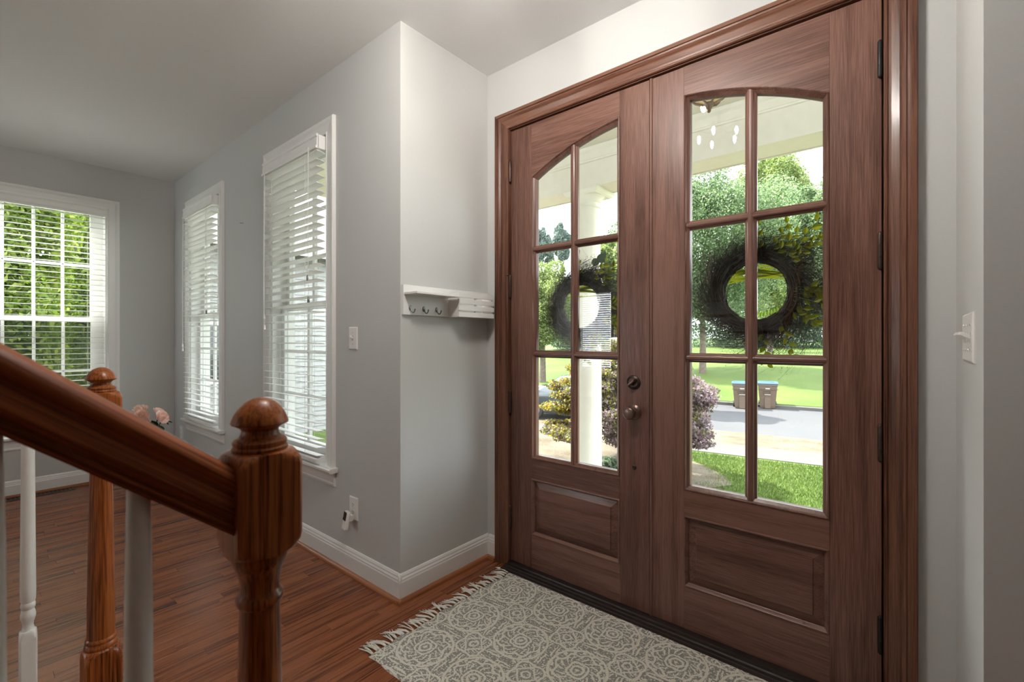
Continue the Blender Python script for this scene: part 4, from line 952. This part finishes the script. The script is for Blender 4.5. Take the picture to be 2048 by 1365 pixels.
MB().prism(pz_ + [(-.02, 5.1), (-.02, 0)], 'x', -5, 5).build('clapboards', 'siding_white', nh, **Bq)
MB().prism([(-.6, 5.1), (6.6, 5.1), (3, 7.4)], 'x', -5.4, 5.4).build('roof', 'roof_grey', nh, **Bq)
for x in (-2.5, 1.5):
    wo = MB().box(x - .55, x + .55, -.07, -.02, 1.6, 3.2).build('window', 'trim_white', nh, **Bq); MB().box(x - .46, x + .46, -.08, -.06, 1.69, 3.11).build('pane', 'car_glass', wo, **Bq)
# ground shrub by the porch
tree('low_shrub', 'low green and white shrub at the foot of the porch column', (-4.35, 8.0, GZ), (-4.35, 8.0, GZ + .28), .45, .28, 2600, .05, 'leaf_sage', 51, 12, None, .02, 'shrub')
strip('bounce_bed', 5.0, 7.6, GZ - .3, GZ + .03, 'bounce_straw', 'added pale straw strip bouncing warm light up under the porch', -4.5, 3.5)  # added out of view to bounce warm light onto the beam underside
# grass blades
g = np.random.default_rng(4); N = 90000
gx = g.uniform(-4.6, 1.2, N); gy = g.uniform(5.6, 11.9, N); keep = (gy - (-.137 * 0) - (.1383 * (gx + 2.2)) < 11.72) & (((gx + 7.2) / 4.3) ** 2 + ((gy - 9.3) / 2.45) ** 2 > 1)
gx, gy = gx[keep], gy[keep]; N = len(gx); an = g.uniform(0, 2 * PI, N); hh = g.uniform(.03, .075, N); wd = g.uniform(.003, .006, N); ln = g.normal(0, .025, (N, 2))
V = np.stack([np.stack([gx - wd * np.cos(an), gy - wd * np.sin(an), np.full(N, GZ)], 1), np.stack([gx + wd * np.cos(an), gy + wd * np.sin(an), np.full(N, GZ)], 1), np.stack([gx + ln[:, 0], gy + ln[:, 1], GZ + hh], 1)], 1).reshape(-1, 3)
tag(fast_mesh('grass_blades', V, np.arange(N * 3).reshape(-1, 3), 'grass_blade', None, None, 3), 'short green grass blades of the front lawn', 'grass', None, 'stuff')
# bins
def bin_(label, u, zc, rz):
    p = at(u, 815, zc); r = thing('wheeled_bin', (p.x, p.y, GZ - .04), label, 'bin', 'wheeled bins by the far kerb', rz); B = dict(local=True)
    rs = [[(sx * a, sy * b, z) for sx, sy in ((-1, -1), (1, -1), (1, 1), (-1, 1))] for a, b, z in ((.25, .28, .02), (.27, .30, .12), (.335, .37, .88), (.335, .37, .92), (.355, .39, .93), (.355, .39, 1.0))]
    MB().rings(rs).build('body', 'bin_brown', r, **B)
    MB().rings([[(sx * a, sy * b + .02, z) for sx, sy in ((-1, -1), (1, -1), (1, 1), (-1, 1))] for a, b, z in ((.375, .42, .995), (.38, .425, 1.02), (.36, .40, 1.05), (.25, .28, 1.075))]).build('lid', 'bin_blue', r, **B)
    MB().box(-.12, -.10, -.40, -.30, .60, .74).box(.10, .12, -.40, -.30, .60, .74).box(-.12, .12, -.40, -.30, .72, .74).box(-.12, .12, -.40, -.30, .60, .61).build('grip_frame', 'bin_brown', r, **B); MB().box(-.105, .105, -.36, -.33, .565, .585).build('lift_bar', 'tag_white', r, **B)
    MB().prism([(-.10, .02), (.10, .02), (.11, .42), (.08, .5), (-.08, .5), (-.11, .42)], 'y', -.345, -.27).build('front_rib', 'bin_brown', r, **B)
    MB().box(-.07, .07, -.372, -.36, .80, .83).build('white_mark', 'tag_white', r, **B)
    MB().box(-.37, .37, -.385, -.34, .78, .80).build('rim_band', 'bin_brown', r, **B)
    for s_ in (-1, 1):
        MB().lathe([(0, -.03), (.12, -.03), (.13, -.02), (.13, .02), (.12, .03), (0, .03)], (0, 0, 0), 20, Matrix.Rotation(PI / 2, 3, 'Y')).xf(T((s_ * .30, .30, .13))).build('wheel', 'tyre', r, True, **B)
bin_('brown wheeled bin with dull blue lid standing left of its twin', 1484, 18.9, R(14)); bin_('brown wheeled bin with bright blue lid on the right by the kerb', 1535, 18.9, R(12))
# car
cp_ = (Vector((-9.763, 13.625, 0)) + Vector((-7.378, 14.147, 0))) / 2
car = thing('parked_car', (cp_.x, cp_.y, GZ), 'dark grey car parked behind the small maple', 'car', None, math.atan2(.522, 2.385)); B = dict(local=True)
# stations along x: (x, half width, sill z, belt z, roof z, roof half width)
stt = [(-2.30, .55, .55, .75, .78, .50), (-2.22, .78, .38, .86, .90, .66), (-1.75, .90, .26, .98, 1.04, .74), (-1.1, .93, .24, 1.02, 1.08, .76), (-.45, .93, .23, 1.03, 1.50, .58), (.2, .93, .23, 1.03, 1.58, .60), (.9, .93, .23, 1.04, 1.57, .60), (1.5, .93, .25, 1.05, 1.50, .58), (2.0, .91, .30, 1.05, 1.30, .58), (2.28, .82, .40, .98, 1.04, .60), (2.34, .60, .55, .85, .88, .5)]
rs = []
for x, hw_, sz, bz, rz_, rw in stt:
    rs.append([(x, -hw_ * .9, sz), (x, -hw_, sz + .12), (x, -hw_, bz - .15), (x, -hw_ * .97, bz), (x, -(rw + .04), rz_ - .05), (x, -rw * .85, rz_), (x, rw * .85, rz_), (x, rw + .04, rz_ - .05), (x, hw_ * .97, bz), (x, hw_, bz - .15), (x, hw_, sz + .12), (x, hw_ * .9, sz)])
MB().rings(rs).build('body', 'car_paint', car, True, angle=40, **B)
for sy in (-1, 1):
    for x0_, x1_, a_, b_ in ((-.72, .18, .32, .0), (.26, 1.02, 0, .02), (1.10, 1.72, 0, .28)):
        pts = [(x0_, 1.07), (x1_, 1.07), (x1_ - b_ * .6, 1.46 - b_ * .3), (x0_ + a_ * 1.1, 1.46)]
        def yy(z): return sy * (.935 - (z - 1.03) / .5 * .30)
        m = MB(); m.rings([[(x, yy(z) + sy * .0, z) for x, z in pts], [(x, yy(z) + sy * .012, z) for x, z in pts]]); m.build('side_window', 'car_glass', car, **B)
    for x in (-1.32, 1.36):
        Mw = T((x, sy * .84, .34)) @ Matrix.Rotation(PI / 2, 4, 'X')
        wo = MB().lathe([(.22, -.10), (.32, -.10), (.345, -.07), (.345, .07), (.32, .10), (.235, .10), (.225, .06), (.0, .05), (0, -.1)], (0, 0, 0), 32).xf(Mw).build('wheel', 'tyre', car, True, **B)
        m = MB(); m.lathe([(.215, -.108), (.240, -.112), (.240, .112), (.215, .108), (.21, .0)], (0, 0, 0), 32); m.lathe([(0, -.112), (.05, -.112), (.05, .112), (0, .112)], (0, 0, 0), 14)
        for q in range(5):
            for dq in (-.13, .13):
                a = 2 * PI * q / 5 + dq; m.tube([(.03 * math.cos(a), .03 * math.sin(a), .0), (.225 * math.cos(a + dq * .4), .225 * math.sin(a + dq * .4), 0)], .0, 4)
                k0 = len(m.v); m.box(.03, .225, -.016, .016, -.108, .108); m.xf(Matrix.Rotation(a, 4, 'Z'), k0)
        m.xf(Mw); m.build('spoked_rim', 'alloy', wo, True, **B)
for sx, z0_, z1_ in ((-1, .62, .76), (1, .72, .90)):
    m = MB()
    for sy in (-1, 1): m.box(min(sx * 2.0, sx * 2.29), max(sx * 2.0, sx * 2.29), min(sy * .55, sy * .80), max(sy * .55, sy * .80), z0_, z1_, .02)
    m.build('lamps', 'alloy' if sx < 0 else 'bin_blue', car, **B)
# neighbour house behind the trees
hp = at(1640, 690, 70); hs = thing('neighbour_house', (hp.x, hp.y, GZ + 1.9), 'grey neighbour house with white downspout behind the trees', 'house', None, R(8)); B = dict(local=True)
MB().box(-5, 5, -3.5, 3.5, -.3, 3.2).build('wall', 'siding', hs, **B); MB().prism([(-5.5, 3.1), (5.5, 3.1), (0, 5.4)], 'y', -4, 4).build('roof', 'roof_grey', hs, **B)
for x in (-3, 3):
    wo = MB().box(x - .5, x + .5, -3.56, -3.48, 1.0, 2.5).build('window', 'trim_white', hs, **B); MB().box(x - .42, x + .42, -3.58, -3.55, 1.08, 2.42).build('pane', 'car_glass', wo, **B)
MB().tube([(.1, -3.62, 3.1), (.1, -3.62, .15), (.0, -3.75, -.05)], .06, 8).build('downspout', 'tag_white', hs, True, **B)
